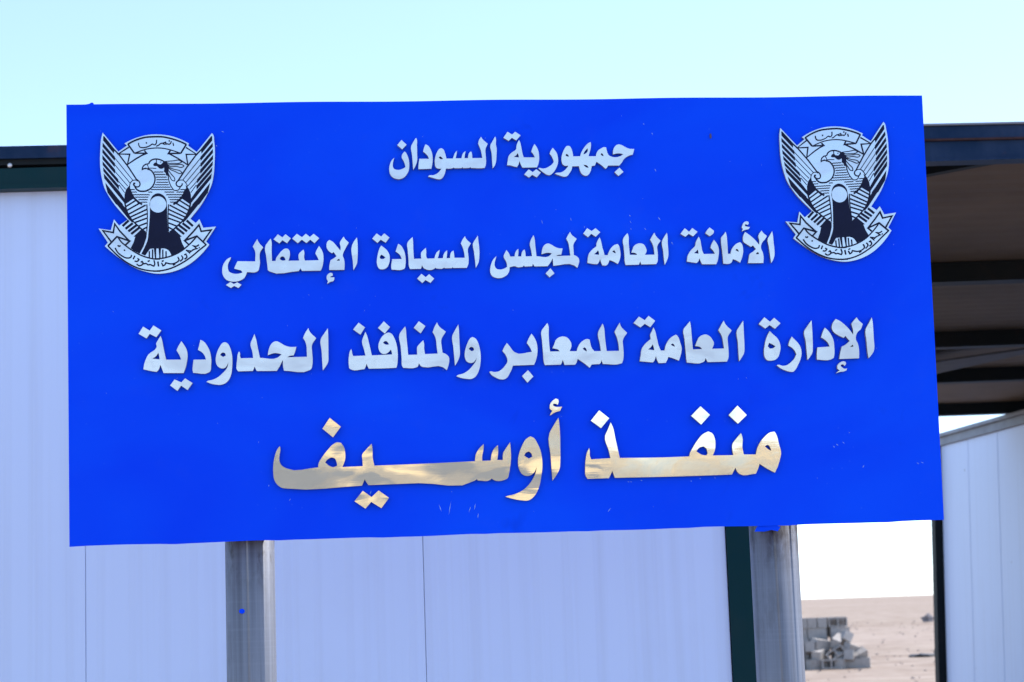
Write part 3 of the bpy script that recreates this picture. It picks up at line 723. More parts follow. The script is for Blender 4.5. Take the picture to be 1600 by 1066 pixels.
FILLS = [
('wing',0,[836,9292,1084,8955,1072,8883,832,9192],[],1),
('wing',1,[3302,9160,3052,8856,3042,8928,3300,9260],[],1),
('wing',0,[823,9142,1099,8804,1090,8713,817,9050],[],1),
('wing',1,[3313,9017,3030,8685,3023,8778,3309,9109],[],1),
('wing',0,[817,9000,1098,8654,1085,8571,813,8908],[],1),
('wing',1,[3314,8874,3032,8543,3021,8627,3312,8966],[],1),
('wing',0,[812,8858,1101,8509,1090,8418,812,8758],[],1),
('wing',1,[3312,8723,3023,8389,3014,8482,3314,8824],[],1),
('wing',0,[814,8717,1167,8287,1169,8192,818,8620],[],1),
('wing',1,[3302,8585,2938,8165,2943,8260,3308,8682],[],1),
('wing',0,[825,8575,1182,8142,1175,8048,832,8478],[],1),
('wing',1,[3285,8442,2930,8022,2925,8115,3295,8539],[],1),
('wing',0,[836,8436,1189,8012,1309,7827,1327,7700,1301,7731,850,8316],[],1),
('wing',1,[3263,8281,2795,7707,2769,7677,2790,7804,2915,7985,3280,8401],[],1),
('wing',0,[872,8219,987,8065,1147,7854,1275,7701,1116,7704,921,7982,890,8116],[],1),
('wing',1,[3218,8081,3183,7948,2981,7674,2821,7677,2953,7826,3119,8032,3239,8184],[],1),
('wing',0,[1076,7774,1203,7772,1310,7639,1326,7675,1370,7508,1498,7307,1465,7288,1393,7359],[],1),
('wing',1,[2694,7337,2620,7268,2588,7289,2721,7486,2769,7652,2784,7615,2895,7745,3022,7743],[],1),
('wing',0,[1425,8158,1412,8091,1440,7975,1503,7865,1632,7739,1615,7702,1559,7790,1495,7832,1324,7714,1297,7810,1303,7943,1343,8059],[],1),
('wing',1,[2761,8038,2798,7920,2801,7787,2772,7691,2603,7815,2537,7774,2479,7689,2463,7726,2595,7848,2662,7956,2693,8072,2680,8139],[],1),
('tail',0,[1674,7130,1770,7057,1800,7078,1785,6937,1718,6740,1628,6568,1523,6627,1427,6695,1493,6827,1535,6958,1494,6962],[],1),
('tail',1,[2584,6944,2543,6941,2582,6807,2645,6674,2547,6609,2441,6553,2354,6729,2291,6929,2280,7070,2309,7048,2407,7118],[],1),
('body',0,[1876,7724,1891,7827,1953,7913,2055,7953,2163,7913,2233,7829,2255,7666,2258,7388,2272,7111,2323,6868,2395,6677,2441,6562,2343,6523,2276,6634,2192,6677,2111,6679,2092,6476,2068,6476,2054,6680,2007,6681,1987,6478,1967,6478,1949,6682,1861,6676,1813,6608,1752,6523,1665,6563,1747,6723,1810,6877,1832,7050,1851,7257,1867,7464],[[2054,7884,2155,7851,2216,7781,2242,7690,2213,7597,2152,7536,2050,7506,1949,7539,1889,7602,1863,7696,1891,7786,1952,7854]],0),
('head',0,[1693,8484,1696,8545,1723,8600,1778,8642,1854,8652,1864,8630,1821,8616,1805,8619,1750,8587,1717,8534,1750,8542,1788,8553,1831,8530,1820,8516,1755,8513,1711,8495],[],1),
('head',0,[1951,8614,1984,8658,2022,8669,2038,8663,2060,8631,2125,8617,2158,8644,2191,8685,2256,8673,2298,8615,2314,8559,2308,8492,2288,8448,2291,8370,2274,8353,2241,8365,2236,8415,2193,8455,2205,8505,2200,8549,2178,8527,2134,8514,2091,8528,2059,8562,2037,8583,1994,8583,1962,8595],[],1),
]
STROKES = [
('wing',0,[1094,8779,1494,8260],10.0,0,0),
('wing',1,[3028,8752,2613,8243],10.0,0,0),
('wing',0,[1092,8626,1429,8199],10.0,0,0),
('wing',1,[3026,8598,2678,8181],10.0,0,0),
('wing',0,[1088,8479,1376,8129],10.0,0,0),
('wing',1,[3027,8451,2729,8108],10.0,0,0),
('wing',0,[1090,8338,1330,8056],10.0,0,0),
('wing',1,[3022,8309,2774,8034],10.0,0,0),
('wing',0,[1182,8161,1305,7977],10.0,0,0),
('wing',1,[2925,8135,2797,7954],10.0,0,0),
('wing',0,[842,9287,1076,8980,1189,8858,1397,8567,1601,8238],23.4,0,1),
('wing',1,[3293,9255,3050,8953,2934,8834,2718,8548,2506,8225],23.4,0,1),
('breast',0,[1331,7658,1568,7804],25.0,0,1),
('breast',1,[2763,7635,2529,7789],25.0,0,1),
('breast',0,[1358,7572,1664,7744],25.0,0,1),
('breast',1,[2735,7549,2431,7732],25.0,0,1),
('breast',0,[1394,7483,1777,7685],25.0,0,1),
('breast',1,[2696,7462,2316,7676],25.0,0,1),
('breast',0,[1434,7416,1800,7584],25.0,0,1),
('breast',1,[2655,7396,2291,7576],25.0,0,1),
('breast',0,[1482,7349,1799,7485],25.0,0,1),
('breast',1,[2605,7330,2290,7477],25.0,0,1),
('breast',0,[1538,7290,1798,7382],25.0,0,1),
('breast',1,[2547,7273,2288,7374],25.0,0,1),
('breast',0,[1618,7206,1797,7272],25.0,0,1),
('breast',1,[2465,7191,2287,7264],25.0,0,1),
('breast',0,[1698,7121,1796,7173],25.0,0,1),
('breast',1,[2383,7110,2286,7164],25.0,0,1),
('breast',0,[1308,7742,1331,7625,1370,7508,1426,7400,1498,7307,1594,7214,1690,7121,1770,7062],23.4,0,0),
('breast',1,[2789,7718,2763,7602,2721,7486,2662,7379,2588,7289,2489,7199,2391,7110,2309,7053],23.4,0,0),
('breast',0,[1424,8041,1472,7924,1535,7832,1616,7756,1696,7701],33.4,0,0),
('breast',1,[2679,8022,2629,7906,2562,7816,2480,7742,2398,7690],33.4,0,0),
('tail',0,[1393,7339,1251,7208],43.4,0,1),
('tail',1,[2694,7317,2834,7182],43.4,0,1),
('tail',0,[1484,7274,1315,7144],43.4,0,1),
('tail',1,[2601,7255,2768,7120],43.4,0,1),
('tail',0,[1562,7223,1379,7085],43.4,0,1),
('tail',1,[2522,7207,2702,7063],43.4,0,1),
('tail',0,[1629,7169,1443,7023],43.4,0,1),
('tail',1,[2453,7155,2636,7002],43.4,0,1),
('breast',0,[1802,7701,1811,7468,1808,7269,1795,7078],15.0,0,0),
('breast',1,[2292,7693,2278,7460,2276,7261,2285,7070],15.0,0,0),
('body',0,[1847,6622,1845,6476],21.7,0,1),
('body',0,[2223,6615,2221,6469],21.7,0,1),
('body',0,[1920,6662,1918,6463],21.7,0,1),
('body',0,[2150,6658,2148,6459],21.7,0,1),
('body',0,[1986,6661,1984,6454],21.7,0,1),
('body',0,[2084,6659,2081,6452],21.7,0,1),
('head',0,[1859,8643,1876,8682,1931,8729,2007,8746,2083,8738,2148,8715,2223,8671],22.2,0,0),
('head',0,[1816,8616,1837,8586,1847,8543],10.0,0,0),
('head',0,[1825,8534,1907,8537,2026,8527],10.0,0,0),
('head',0,[1820,8516,1895,8492,1949,8430,1984,8352,1993,8274,1973,8185,1918,8092,1836,8026],22.2,0,0),
('head',0,[1847,8037,1782,8008,1717,8003,1630,8015,1566,8064,1534,8125,1511,8159,1519,8190,1548,8190],26.7,0,0),
('head',0,[1590,8274,1638,8224,1654,8168,1631,8118,1583,8106,1534,8125],20.0,0,0),
('head',0,[1590,8258,1514,8264,1460,8232,1426,8171,1420,8105,1431,8038],11.1,0,0),
('head',0,[2028,8741,2030,8657],12.2,0,0),
('head',0,[2109,8675,2142,8675],10.0,0,0),
('head',0,[2234,8688,2397,8697,2571,8698,2598,8666,2571,8650,2396,8641,2277,8654],12.2,1,0),
('head',0,[2287,8609,2472,8607,2613,8605,2651,8576,2624,8552,2472,8568,2309,8581],12.2,1,0),
('head',0,[2308,8548,2427,8501,2568,8460,2606,8421,2578,8404,2448,8451,2330,8514],12.2,1,0),
('head',0,[2286,8492,2361,8391,2441,8267,2435,8232,2392,8240,2328,8336,2291,8414],12.2,1,0),
('head',0,[2293,8370,2305,8247,2336,8147,2379,8068,2421,8017,2476,8011,2530,8032,2561,8088,2608,8148],14.5,0,0),
('head',0,[2549,8257,2484,8211,2469,8156,2499,8111,2553,8099,2597,8129,2610,8174],20.0,0,0),
('head',0,[2549,8249,2620,8248,2684,8186,2718,8119,2706,8035],11.1,0,0),
('scales',0,[1965,8444,1980,8442,1994,8446,2009,8449,2023,8443,2038,8442,2052,8445,2067,8447,2081,8442,2096,8441,2110,8445,2125,8446,2139,8441,2153,8440,2168,8445,2182,8444],12.2,0,1),
('scales',0,[1992,8387,2007,8392,2021,8386,2036,8384,2050,8387,2065,8390,2079,8384,2094,8383,2108,8387,2123,8388,2138,8383,2152,8382,2167,8387,2181,8387,2196,8382,2210,8382,2225,8387],12.2,0,1),
('scales',0,[2013,8327,2027,8323,2042,8323,2056,8329,2070,8326,2085,8322,2099,8323,2113,8328,2128,8325,2142,8321,2156,8322,2171,8328,2185,8324,2199,8320,2214,8322,2228,8328,2243,8322,2257,8319],12.2,0,1),
('scales',0,[2023,8265,2037,8264,2052,8268,2066,8269,2081,8263,2095,8263,2110,8268,2124,8267,2139,8262,2153,8263,2168,8268,2182,8266,2196,8261,2211,8262,2226,8268,2240,8264,2254,8260,2269,8262,2283,8268],12.2,0,1),
('scales',0,[2022,8206,2036,8205,2051,8209,2065,8210,2079,8205,2093,8204,2107,8208,2121,8209,2136,8204,2150,8203,2164,8208,2178,8208,2192,8203,2206,8202,2221,8207,2235,8207,2249,8202,2263,8202,2277,8206,2291,8206],12.2,0,1),
('scales',0,[1989,8150,2004,8155,2018,8149,2032,8147,2047,8150,2061,8154,2075,8148,2090,8146,2104,8150,2119,8152,2133,8147,2147,8145,2162,8149,2176,8151,2191,8145,2205,8145,2219,8149,2234,8150,2248,8144,2263,8144,2277,8148,2291,8148,2306,8143],12.2,0,1),
('scales',0,[1945,8101,1959,8095,1973,8092,1988,8094,2002,8100,2016,8094,2030,8091,2044,8094,2058,8099,2072,8093,2086,8090,2101,8093,2115,8099,2129,8092,2143,8089,2157,8092,2171,8098,2185,8091,2199,8089,2214,8091,2228,8097,2242,8090,2256,8088,2270,8090,2284,8096,2298,8089,2313,8087,2327,8090,2341,8095],12.2,0,1),
('scales',0,[1896,8043,1910,8038,1925,8038,1939,8043,1953,8042,1968,8037,1982,8037,1996,8043,2011,8040,2025,8036,2039,8037,2054,8042,2068,8039,2082,8035,2097,8036,2111,8042,2125,8038,2140,8034,2154,8036,2168,8042,2183,8036,2197,8033,2211,8035,2226,8041,2240,8035,2254,8032,2269,8035,2283,8040,2297,8034,2312,8031,2326,8034,2341,8039,2355,8033,2369,8030,2384,8034],12.2,0,1),
('scales',0,[1431,8050,1445,8050,1460,8045,1475,8045,1489,8050,1504,8048,1519,8044,1533,8045],12.2,0,1),
('scales',0,[2563,8035,2577,8031,2592,8027,2606,8029,2621,8035,2635,8029,2650,8026,2664,8029,2679,8034,2693,8028],12.2,0,1),
('scales',0,[1457,7988,1473,7987,1488,7992,1504,7990,1519,7986,1535,7988,1550,7994,1566,7987,1581,7985],12.2,0,1),
('scales',0,[1836,7988,1851,7982,1866,7981,1882,7986,1897,7984,1912,7980,1928,7981],12.2,0,1),
('scales',0,[2204,7976,2218,7980,2233,7980,2247,7975,2262,7975,2276,7980,2291,7979,2305,7974,2320,7975,2334,7980,2349,7977,2363,7973,2377,7974,2392,7980,2406,7976,2421,7972],12.2,0,1),
('scales',0,[2475,7971,2489,7972,2504,7977,2518,7975,2532,7970,2546,7971,2560,7977,2574,7974,2589,7969,2603,7971,2617,7976,2631,7973,2645,7969,2660,7970],12.2,0,1),
('scales',0,[1494,7933,1509,7927,1523,7925,1537,7928,1552,7932,1566,7926,1580,7924,1595,7927,1609,7931,1623,7925,1638,7923,1652,7927,1667,7929,1681,7923,1695,7922,1710,7927,1724,7928,1738,7922,1753,7922,1767,7926,1781,7926,1796,7921,1810,7921,1824,7926,1839,7925,1853,7920,1867,7920],12.2,0,1),
('scales',0,[2241,7915,2255,7913,2270,7917,2284,7920,2298,7914,2312,7913,2327,7916,2341,7919,2355,7913,2369,7912,2384,7915,2398,7918,2412,7912,2427,7911,2441,7915,2455,7917,2469,7911,2484,7910,2498,7914,2512,7916,2526,7910,2541,7909,2555,7914,2569,7914,2583,7909,2598,7909,2612,7913,2626,7913],12.2,0,1),
('scales',0,[1542,7874,1557,7873,1571,7868,1585,7868,1599,7873,1613,7872,1627,7867,1641,7867,1656,7872,1670,7871,1684,7866,1698,7866,1712,7871,1726,7870,1741,7865,1755,7866,1769,7871,1783,7869,1797,7864,1811,7865,1826,7870,1840,7867],12.2,0,1),
('scales',0,[2284,7864,2299,7857,2313,7856,2328,7860,2343,7861,2357,7856,2372,7856,2387,7860,2402,7859,2416,7855,2431,7855,2446,7861,2461,7857,2475,7853,2490,7855,2505,7861,2519,7856,2534,7852,2549,7855,2564,7860,2578,7854,2593,7851],12.2,0,1),
('scales',0,[1612,7814,1626,7809,1640,7809,1654,7814,1668,7813,1682,7809,1696,7809,1710,7813,1725,7813,1739,7808,1753,7808,1767,7812,1781,7812,1795,7807,1809,7807,1823,7811],12.2,0,1),
('scales',0,[2316,7799,2330,7804,2345,7802,2359,7798,2374,7798,2389,7804,2403,7801,2418,7797,2432,7798,2447,7804,2461,7799,2476,7796,2491,7798,2505,7804,2520,7797,2534,7795,2549,7797],12.2,0,1),
('scales',0,[1666,7757,1680,7751,1695,7751,1709,7755,1724,7755,1738,7750,1753,7750,1768,7755,1782,7753,1797,7749,1811,7750],12.2,0,1),
('scales',0,[2326,7744,2341,7746,2356,7740,2372,7740,2387,7746,2402,7743,2417,7739,2433,7741,2448,7747,2463,7740,2479,7738,2494,7741],12.2,0,1),
('ribbon',1,[1138,6965,1218,6848,1330,6747,1491,6628,1651,6534,1845,6465,1940,6443,2084,6437],21.7,0,0),
('ribbon',1,[1940,6440,2167,6459,2363,6513,2559,6609,2723,6739,2854,6869,2929,6959],21.7,0,0),
('ribbon',1,[919,6762,1134,6535,1375,6349,1616,6229,1842,6175,2084,6158],23.4,0,0),
('ribbon',1,[1937,6160,2132,6173,2359,6232,2588,6343,2784,6472,2981,6635,3129,6748],23.4,0,0),
('ribbon',1,[918,6754,1122,6969,1409,6861,1298,6761],26.7,0,1),
('ribbon',1,[995,6849,809,7112,1042,7063,1077,7264,1188,7097,1364,6903,1409,6861],26.7,0,1),
('ribbon',1,[3133,6740,2921,6951,2643,6848,2726,6768],26.7,0,1),
('ribbon',1,[2643,6848,2824,7036,2973,7208,3020,7057,3248,7087,3065,6829],26.7,0,1),
('ribbon',0,[1388,9097,1501,9160,1637,9214,1773,9250,1909,9262,2063,9264,2180,9258,2316,9229,2451,9190,2586,9137,2712,9075],25.9,0,0),
('ribbon',0,[1388,9101,1535,8886],25.9,0,1),
('ribbon',0,[2712,9079,2583,8872],25.9,0,1),
('ribbon',0,[1535,8886,1680,8940,1815,8980,1951,8998,2060,9002,2177,8993,2313,8964,2448,8920,2583,8872],14.8,0,0),
('ribbon',0,[1761,8943,1813,8882,1535,8889],24.1,0,1),
('ribbon',0,[2349,8945,2302,8869,2583,8872],24.1,0,1),
('ribbon',0,[1410,9029,1173,8875,1429,8865,1376,8629,1578,8764,1708,8838,1806,8878],21.7,0,1),
('ribbon',0,[2703,9005,2938,8844,2704,8844,2739,8598,2520,8751,2318,8866],21.7,0,1),
('letters',1,[1137,6770,1169,6746,1204,6765],21.7,0,0),
('letters',1,[1079,6710,1135,6610,1231,6525,1344,6474,1425,6489,1449,6543],21.7,0,0),
('letters',1,[1278,6668,1300,6641],21.7,0,0),
('letters',1,[1522,6525,1481,6443],21.7,0,0),
('letters',1,[1578,6464,1613,6431,1572,6395,1513,6403],21.7,0,0),
('letters',1,[1650,6369,1682,6390,1701,6360,1665,6303,1609,6295,1560,6333],21.7,0,0),
('letters',1,[1698,6330,1779,6338,1814,6308,1859,6314,1908,6293,1943,6278,1960,6305,1948,6413],21.7,0,0),
('letters',1,[1804,6386,1857,6406],21.7,0,0),
('letters',1,[2038,6383,2050,6267],21.7,0,0),
('letters',1,[2034,6370,2049,6267],21.7,0,0),
('letters',1,[2118,6352,2149,6280,2190,6301,2215,6350,2328,6322,2442,6346,2511,6408,2484,6481],21.7,0,0),
('letters',1,[2121,6382,2170,6401],21.7,0,0),
('letters',1,[2373,6289,2428,6320],21.7,0,0),
('letters',1,[2565,6509,2599,6456,2536,6374],21.7,0,0),
('letters',1,[2631,6522,2668,6541,2690,6474,2634,6422],21.7,0,0),
('letters',1,[2673,6637,2753,6552,2705,6623,2794,6608,2737,6564],21.7,0,0),
('letters',1,[2802,6621,2868,6650,2920,6666,2828,6729,2901,6716,2970,6751],21.7,0,0),
('letters',1,[2958,6685,2982,6684],21.7,0,0),
('letters',0,[1632,9126,1636,9075,1662,9028,1716,9014,1798,9022,1880,9053,1952,9094,1988,9075,2015,9088,2041,9192],15.7,0,0),
('letters',0,[2024,9042,2079,9064,2133,9105,2188,9114,2242,9136,2255,9106,2224,9086,2178,9097],15.7,0,0),
('letters',0,[2242,9085,2287,9094,2323,9084,2350,9103,2374,9156],15.7,0,0),
('letters',0,[2409,9116,2422,9044],15.7,0,0),
('letters',0,[1794,9123,1822,9123],24.1,0,0),
('letters',0,[2310,9164,2338,9163],24.1,0,0),
]
EMBLEM_SHIFT = (1.00274,0.06358,1.63049,-0.01508)  # scale, turn, x, y of the second badge
SCRATCHES = [(1.3311,0.9436,-1.22,0.0059),(1.35,0.9205,-1.22,0.0059),(1.3543,0.8338,-4.36,0.0074),(1.0845,0.7158,-4.45,0.0118),(1.1519,0.7207,-4.54,0.0089),(1.1827,0.7021,-4.63,0.0059),(1.2901,0.7274,-4.01,0.0059),(1.291,0.7123,-4.19,0.0059),(1.2919,0.6957,-4.01,0.003),(1.325,0.6952,-4.1,0.0059),(1.359,0.7187,-4.1,0.0089),(1.387,0.661,-4.19,0.0074),(0.8531,0.0611,-1.75,0.0326),(0.8313,0.0617,-4.36,0.0178),(0.8983,0.0569,-1.92,0.0148),(0.9101,0.0623,-1.75,0.0148),(0.9168,0.0418,-1.75,0.0118),(1.2182,0.0462,-2.27,0.0133),(0.6739,0.101,-1.92,0.0104),(0.4917,0.0902,-2.09,0.0059),(0.3536,0.9378,-0.35,0.0074),(0.3385,0.9051,-0.52,0.0044),(1.7712,0.1858,-0.7,0.0074),(1.7559,0.1817,-0.7,0.0074),(1.7482,0.1775,-0.87,0.0059),(1.8155,0.1297,-2.09,0.0074),(1.9446,0.1336,-0.52,0.0074),(1.9554,0.1348,-0.52,0.0074),(1.786,0.2092,-0.7,0.0044),(1.2707,0.1091,-1.05,0.003),(1.4315,0.1121,-1.05,0.003),(1.4658,0.1126,-1.05,0.003),(1.4104,0.1068,-1.05,0.003),(1.2946,0.1114,-0.52,0.0044),(1.2648,0.1093,-3.49,0.0044),(0.4448,0.1233,-1.75,0.0044)]
BUG = (1.4877, 0.9126)

# ------------------------------------------------------------------ sign
SO = Vector((-1.00492881, 4.31014602, 1.72342689))
SU = Vector((0.99646727, 0.08396542, -0.00167133))
SV = Vector((0.00507131, -0.04029566, 0.99917493))
SN = Vector((0.0838288, -0.99565359, -0.04057912))
SIGN_MW = Matrix(((SU.x, SV.x, SN.x, SO.x), (SU.y, SV.y, SN.y, SO.y), (SU.z, SV.z, SN.z, SO.z), (0, 0, 0, 1)))
SW, SH = 2.0, 1.00477
sign = empty("sign_board", (0.0, 4.48, 0.0), "large blue sign with raised silver Arabic lettering and two bird emblems on twin pipe posts", "sign")
sign_inv = Matrix.Translation((0, -4.48, 0))
def sg(name, bm, mats, smooth=False, flat=True, parent=None):
    o = finish(name, bm, mats, None, smooth)
    o.parent = parent or sign
    if parent is None:
        o.matrix_parent_inverse = sign_inv
        if flat:
            o.matrix_basis = SIGN_MW
    return o

# panel: thin sheet folded round a frame, faintly uneven along its lower edge
bm = bmesh.new()
NX, NY = 60, 30
grid = []
for j in range(NY + 1):
    row = []
    for i in range(NX + 1):
        u, v = i / NX, j / NY
        x, y = u * SW, v * SH
        z = 0.0
        if j == 0:
            y += 0.0012 * math.sin(u * 37) * math.sin(u * 11) - (0.001 if i % 7 == 0 else 0)
        if j == NY:
            y += 0.0008 * math.sin(u * 29)
        if i == 0 and j == NY:
            y += 0.0005
        row.append(bm.verts.new((x, y, z)))
    grid.append(row)
for j in range(NY):
    for i in range(NX):
        f = bm.faces.new((grid[j][i], grid[j][i + 1], grid[j + 1][i + 1], grid[j + 1][i]))
edge = [grid[0][i] for i in range(NX + 1)] + [grid[j][NX] for j in range(1, NY + 1)] + \
       [grid[NY][i] for i in range(NX - 1, -1, -1)] + [grid[j][0] for j in range(NY - 1, 0, -1)]
back = [bm.verts.new((v.co.x, v.co.y, -0.026)) for v in edge]
m = len(edge)
for i in range(m):
    bm.faces.new((edge[i], back[i], back[(i + 1) % m], edge[(i + 1) % m]))
bm.faces.new(back)
# scratches on the sheet
def scratch(u, v, ang_, ln, wd):
    d = Vector((math.cos(ang_), math.sin(ang_)))
    q = Vector((-d.y, d.x))
    c = Vector((u, v))
    k = random.uniform(-0.15, 0.15)
    pts_ = [c - d * ln / 2, c + q * wd * (0.5 + k), c + d * ln / 2, c - q * wd * (0.5 - k)]
    bm.faces.new([bm.verts.new((p.x, p.y, 0.0006)) for p in pts_]).material_index = 1
for (u, v, a, ln) in SCRATCHES:
    scratch(u, v, a, ln, random.uniform(0.0010, 0.0017))
for i in range(60):
    scratch(random.uniform(0.05, 1.95), random.uniform(0.03, 0.97), random.uniform(0.6, 2.4), random.uniform(0.0015, 0.004), 0.0007)
sg("sign_panel", bm, [M_BLUE, M_SCRATCH])
bm = bmesh.new()
for lo_, hi_ in (((0.02, 0.02, -0.06), (1.98, 0.06, -0.0265)), ((0.02, 0.945, -0.06), (1.98, 0.985, -0.0265)),
                 ((0.02, 0.0605, -0.06), (0.06, 0.9445, -0.0265)), ((1.94, 0.0605, -0.06), (1.98, 0.9445, -0.0265))):
    add_box(bm, lo_, hi_)
sg("back_frame", bm, M_GALV)

# pipes
for (px_, py_) in ((-0.6205, 4.440), (0.5985, 4.545)):
    bm = bmesh.new()
    add_tube(bm, (px_, py_, 0.0), (px_ + 0.001, py_, 1.72 + 0.55), 0.0565, 64)
    # weld bead
    if px_ > 0:
        a0 = math.radians(-95)
    else:
        a0 = math.radians(-88)
    ring = []
    for k in range(90):
        z = 0.02 + 2.2 * k / 89
        aa = a0 + 0.02 * math.sin(k * 0.13)
        ring.append([bm.verts.new((px_ + math.cos(aa + d) * r, py_ + math.sin(aa + d) * r, z))
                     for d, r in ((-0.05, 0.0562), (-0.02, 0.0573 + 0.0002 * math.sin(k * 2.1)), (0.02, 0.0573), (0.05, 0.0562))])
    for k in range(89):
        for q in range(3):
            bm.faces.new((ring[k][q], ring[k][q + 1], ring[k + 1][q + 1], ring[k + 1][q])).smooth = True
    o = sg("post", bm, M_GALV, False, False)

# small blue leftovers of vinyl
bm = bmesh.new()
pts = [(0.0, 0.0), (0.012, 0.004), (0.040, 0.004), (0.055, -0.002), (0.048, -0.012), (0.034, -0.0085), (0.018, -0.012), (-0.006, -0.011)]
top = [bm.verts.new((1.560 + x, y - 0.002, -0.004 - 0.002 * math.sin(x * 90))) for x, y in pts]
bot = [bm.verts.new((1.560 + x, y - 0.002, -0.0055 - 0.002 * math.sin(x * 90))) for x, y in pts]
bm.faces.new(top); bm.faces.new(bot[::-1])
for i in range(len(pts)):
    bm.faces.new((top[i], bot[i], bot[(i + 1) % len(pts)], top[(i + 1) % len(pts)]))
sg("torn_vinyl", bm, M_BLUE)
bm = bmesh.new()
pts = [(0.0, 0.0), (0.009, 0.0015), (0.018, 0.003), (0.023, 0.006), (0.027, 0.0055), (0.029, 0.0)]
top = [bm.verts.new((0.033 + x, SH + y - 0.0005, -0.003)) for x, y in pts]
bot = [bm.verts.new((0.033 + x, SH + y - 0.0005, -0.016)) for x, y in pts]
bm.faces.new(top); bm.faces.new(bot[::-1])
for i in range(len(pts)):
    bm.faces.new((top[i], bot[i], bot[(i + 1) % len(pts)], top[(i + 1) % len(pts)]))
sg("lifted_corner_flap", bm, M_BLUE)
bm = bmesh.new()
bmesh.ops.create_circle(bm, cap_ends=True, segments=14, radius=0.0065)
for v in bm.verts:
    v.co = Vector((-0.6205 + 0.022 * 0 + v.co.x - 0.0115, 4.440 - 0.0578 + 0.0009, 1.567 + v.co.y * 0.85))
ex = bmesh.ops.extrude_face_region(bm, geom=bm.faces[:])
bmesh.ops.translate(bm, verts=[v for v in ex['geom'] if isinstance(v, bmesh.types.BMVert)], vec=(0, 0.004, 0))
sg("vinyl_scrap", bm, M_BLUE, False, False)

# raised letters: every separate piece of metal is a part
SIDE_LIT = M_EDGE
for wd, o_, hs in LETTERS:
    outer = smooth_line(pairs(o_))
    holes = [smooth_line(pairs(h)) for h in hs]
    bm = bmesh.new()
    add_plate(bm, [(p.x, p.y) for p in outer], [[(p.x, p.y) for p in h] for h in holes], 0.0004, 0.0092, 1, 1)
    add_plate(bm, [(p.x, p.y) for p in outer], [[(p.x, p.y) for p in h] for h in holes], 0.0096, 0.0106, 0, 1)
    ys = [p.y for p in outer]
    if wd == '4b':                       # this word is glued on with its upper edges standing out a little
        for v in bm.verts:
            v.co.z += max(0.0, (v.co.y - 0.10)) * 0.012
    is_dot = (max(ys) - min(ys) < 0.045 and len(o_) < 30)
    sg("letter_dot" if is_dot else "raised_letter", bm, [M_LETTER if wd[0] == '4' else M_SATIN, M_EDGE])

# badges
PART = {'wing': 'wing', 'breast': 'breast_feathers', 'tail': 'tail_feathers', 'body': 'bird_body', 'head': 'bird_head',
        'scales': 'neck_scales', 'ribbon': 'ribbon', 'letters': 'ribbon_lettering'}
bm = bmesh.new()
outer = smooth_line(pairs(PLATE), sharp_deg=35)
add_plate(bm, [(p.x, p.y) for p in outer], [], 0.0004, 0.0080, 0, 1)
badge = sg("emblem", bm, [M_PLATE, M_EDGE])
groups = {}
for f in FILLS:
    groups.setdefault(f[:2], []).append(f)
for s_ in STROKES:
    groups.setdefault(s_[:2], []).append(s_)
zi = 0
badge_parts = []
for key, items in groups.items():
    bm = bmesh.new()
    for it in items:
        z = 0.00825 + 0.000008 * zi
        zi += 1
        if len(it) == 5:                 # filled shape
            outer = smooth_line(pairs(it[2]), force_sharp=bool(it[4]))
            hs = [smooth_line(pairs(h), sharp_deg=60) for h in it[3]]
            loops = [[Vector((p.x, p.y, 0)) for p in lp] for lp in [outer] + hs]
            vs = [bm.verts.new((p.x, p.y, z)) for lp in loops for p in lp]
            for t in tessellate_polygon(loops):
                try:
                    fc = bm.faces.new([vs[i] for i in t])
                except ValueError:
                    pass
        else:
            line = smooth_line(pairs(it[2]), closed=bool(it[4]), sharp_deg=75, force_sharp=bool(it[5]))
            add_stroke(bm, line, (it[3] * 1.1 + 7.5) * 1e-4, z, bool(it[4]))
    bm.normal_update()
    for fc in bm.faces:
        if fc.normal.z < 0:
            fc.normal_flip()
    o = finish(PART[key[0]], bm, M_INK, None, 'keep')
    o.parent = badge
    badge_parts.append(o)
k_, a_, tx_, ty_ = EMBLEM_SHIFT
b2 = badge.copy()
COL.objects.link(b2)
b2.parent = sign
b2.matrix_parent_inverse = sign_inv
b2.matrix_basis = SIGN_MW @ Matrix.Translation((tx_, ty_, 0)) @ Matrix.Rotation(a_, 4, 'Z') @ Matrix.Diagonal((k_, k_, 1, 1))
for o in badge_parts:
    c = o.copy()
    COL.objects.link(c)
    c.parent = b2

bm = bmesh.new()
bmesh.ops.create_icosphere(bm, subdivisions=2, radius=0.0045)
for v in bm.verts:
    v.co = Vector((v.co.x * 0.55 + BUG[0], v.co.y * 1.5 + BUG[1], v.co.z * 0.4 + 0.0022))
sg("stuck_insect", bm, M_DARK)

# ------------------------------------------------------------------ concrete blocks
def block_mesh(name, lx, ly, lz, cores):
    """hollow block: cores run along z"""
    bm = bmesh.new()
    hx, hy = lx / 2, ly / 2
    outer = [(-hx, -hy), (hx, -hy), (hx, hy), (-hx, hy)]
    holes = []
    n = cores
    web = 0.032
    w = (lx - web * (n + 1)) / n if n else 0
    for i in range(n):
        x0 = -hx + web + i * (w + web)
        holes.append([(x0, -hy + web), (x0 + w, -hy + web), (x0 + w, hy - web), (x0, hy - web)])
    add_plate(bm, outer, holes, -lz / 2, lz / 2, 0, 0)
    bmesh.ops.recalc_face_normals(bm, faces=bm.faces[:])
    me = bpy.data.meshes.new(name)
    bm.to_mesh(me)
    bm.free()
    me.materials.append(M_CONC)
    return me
ME_HOL = block_mesh("concrete_block", 0.42, 0.204, 0.2225, 2)
ME_SOL = block_mesh("concrete_block", 0.42, 0.204, 0.2225, 0)
GRP = "concrete blocks in the pile"
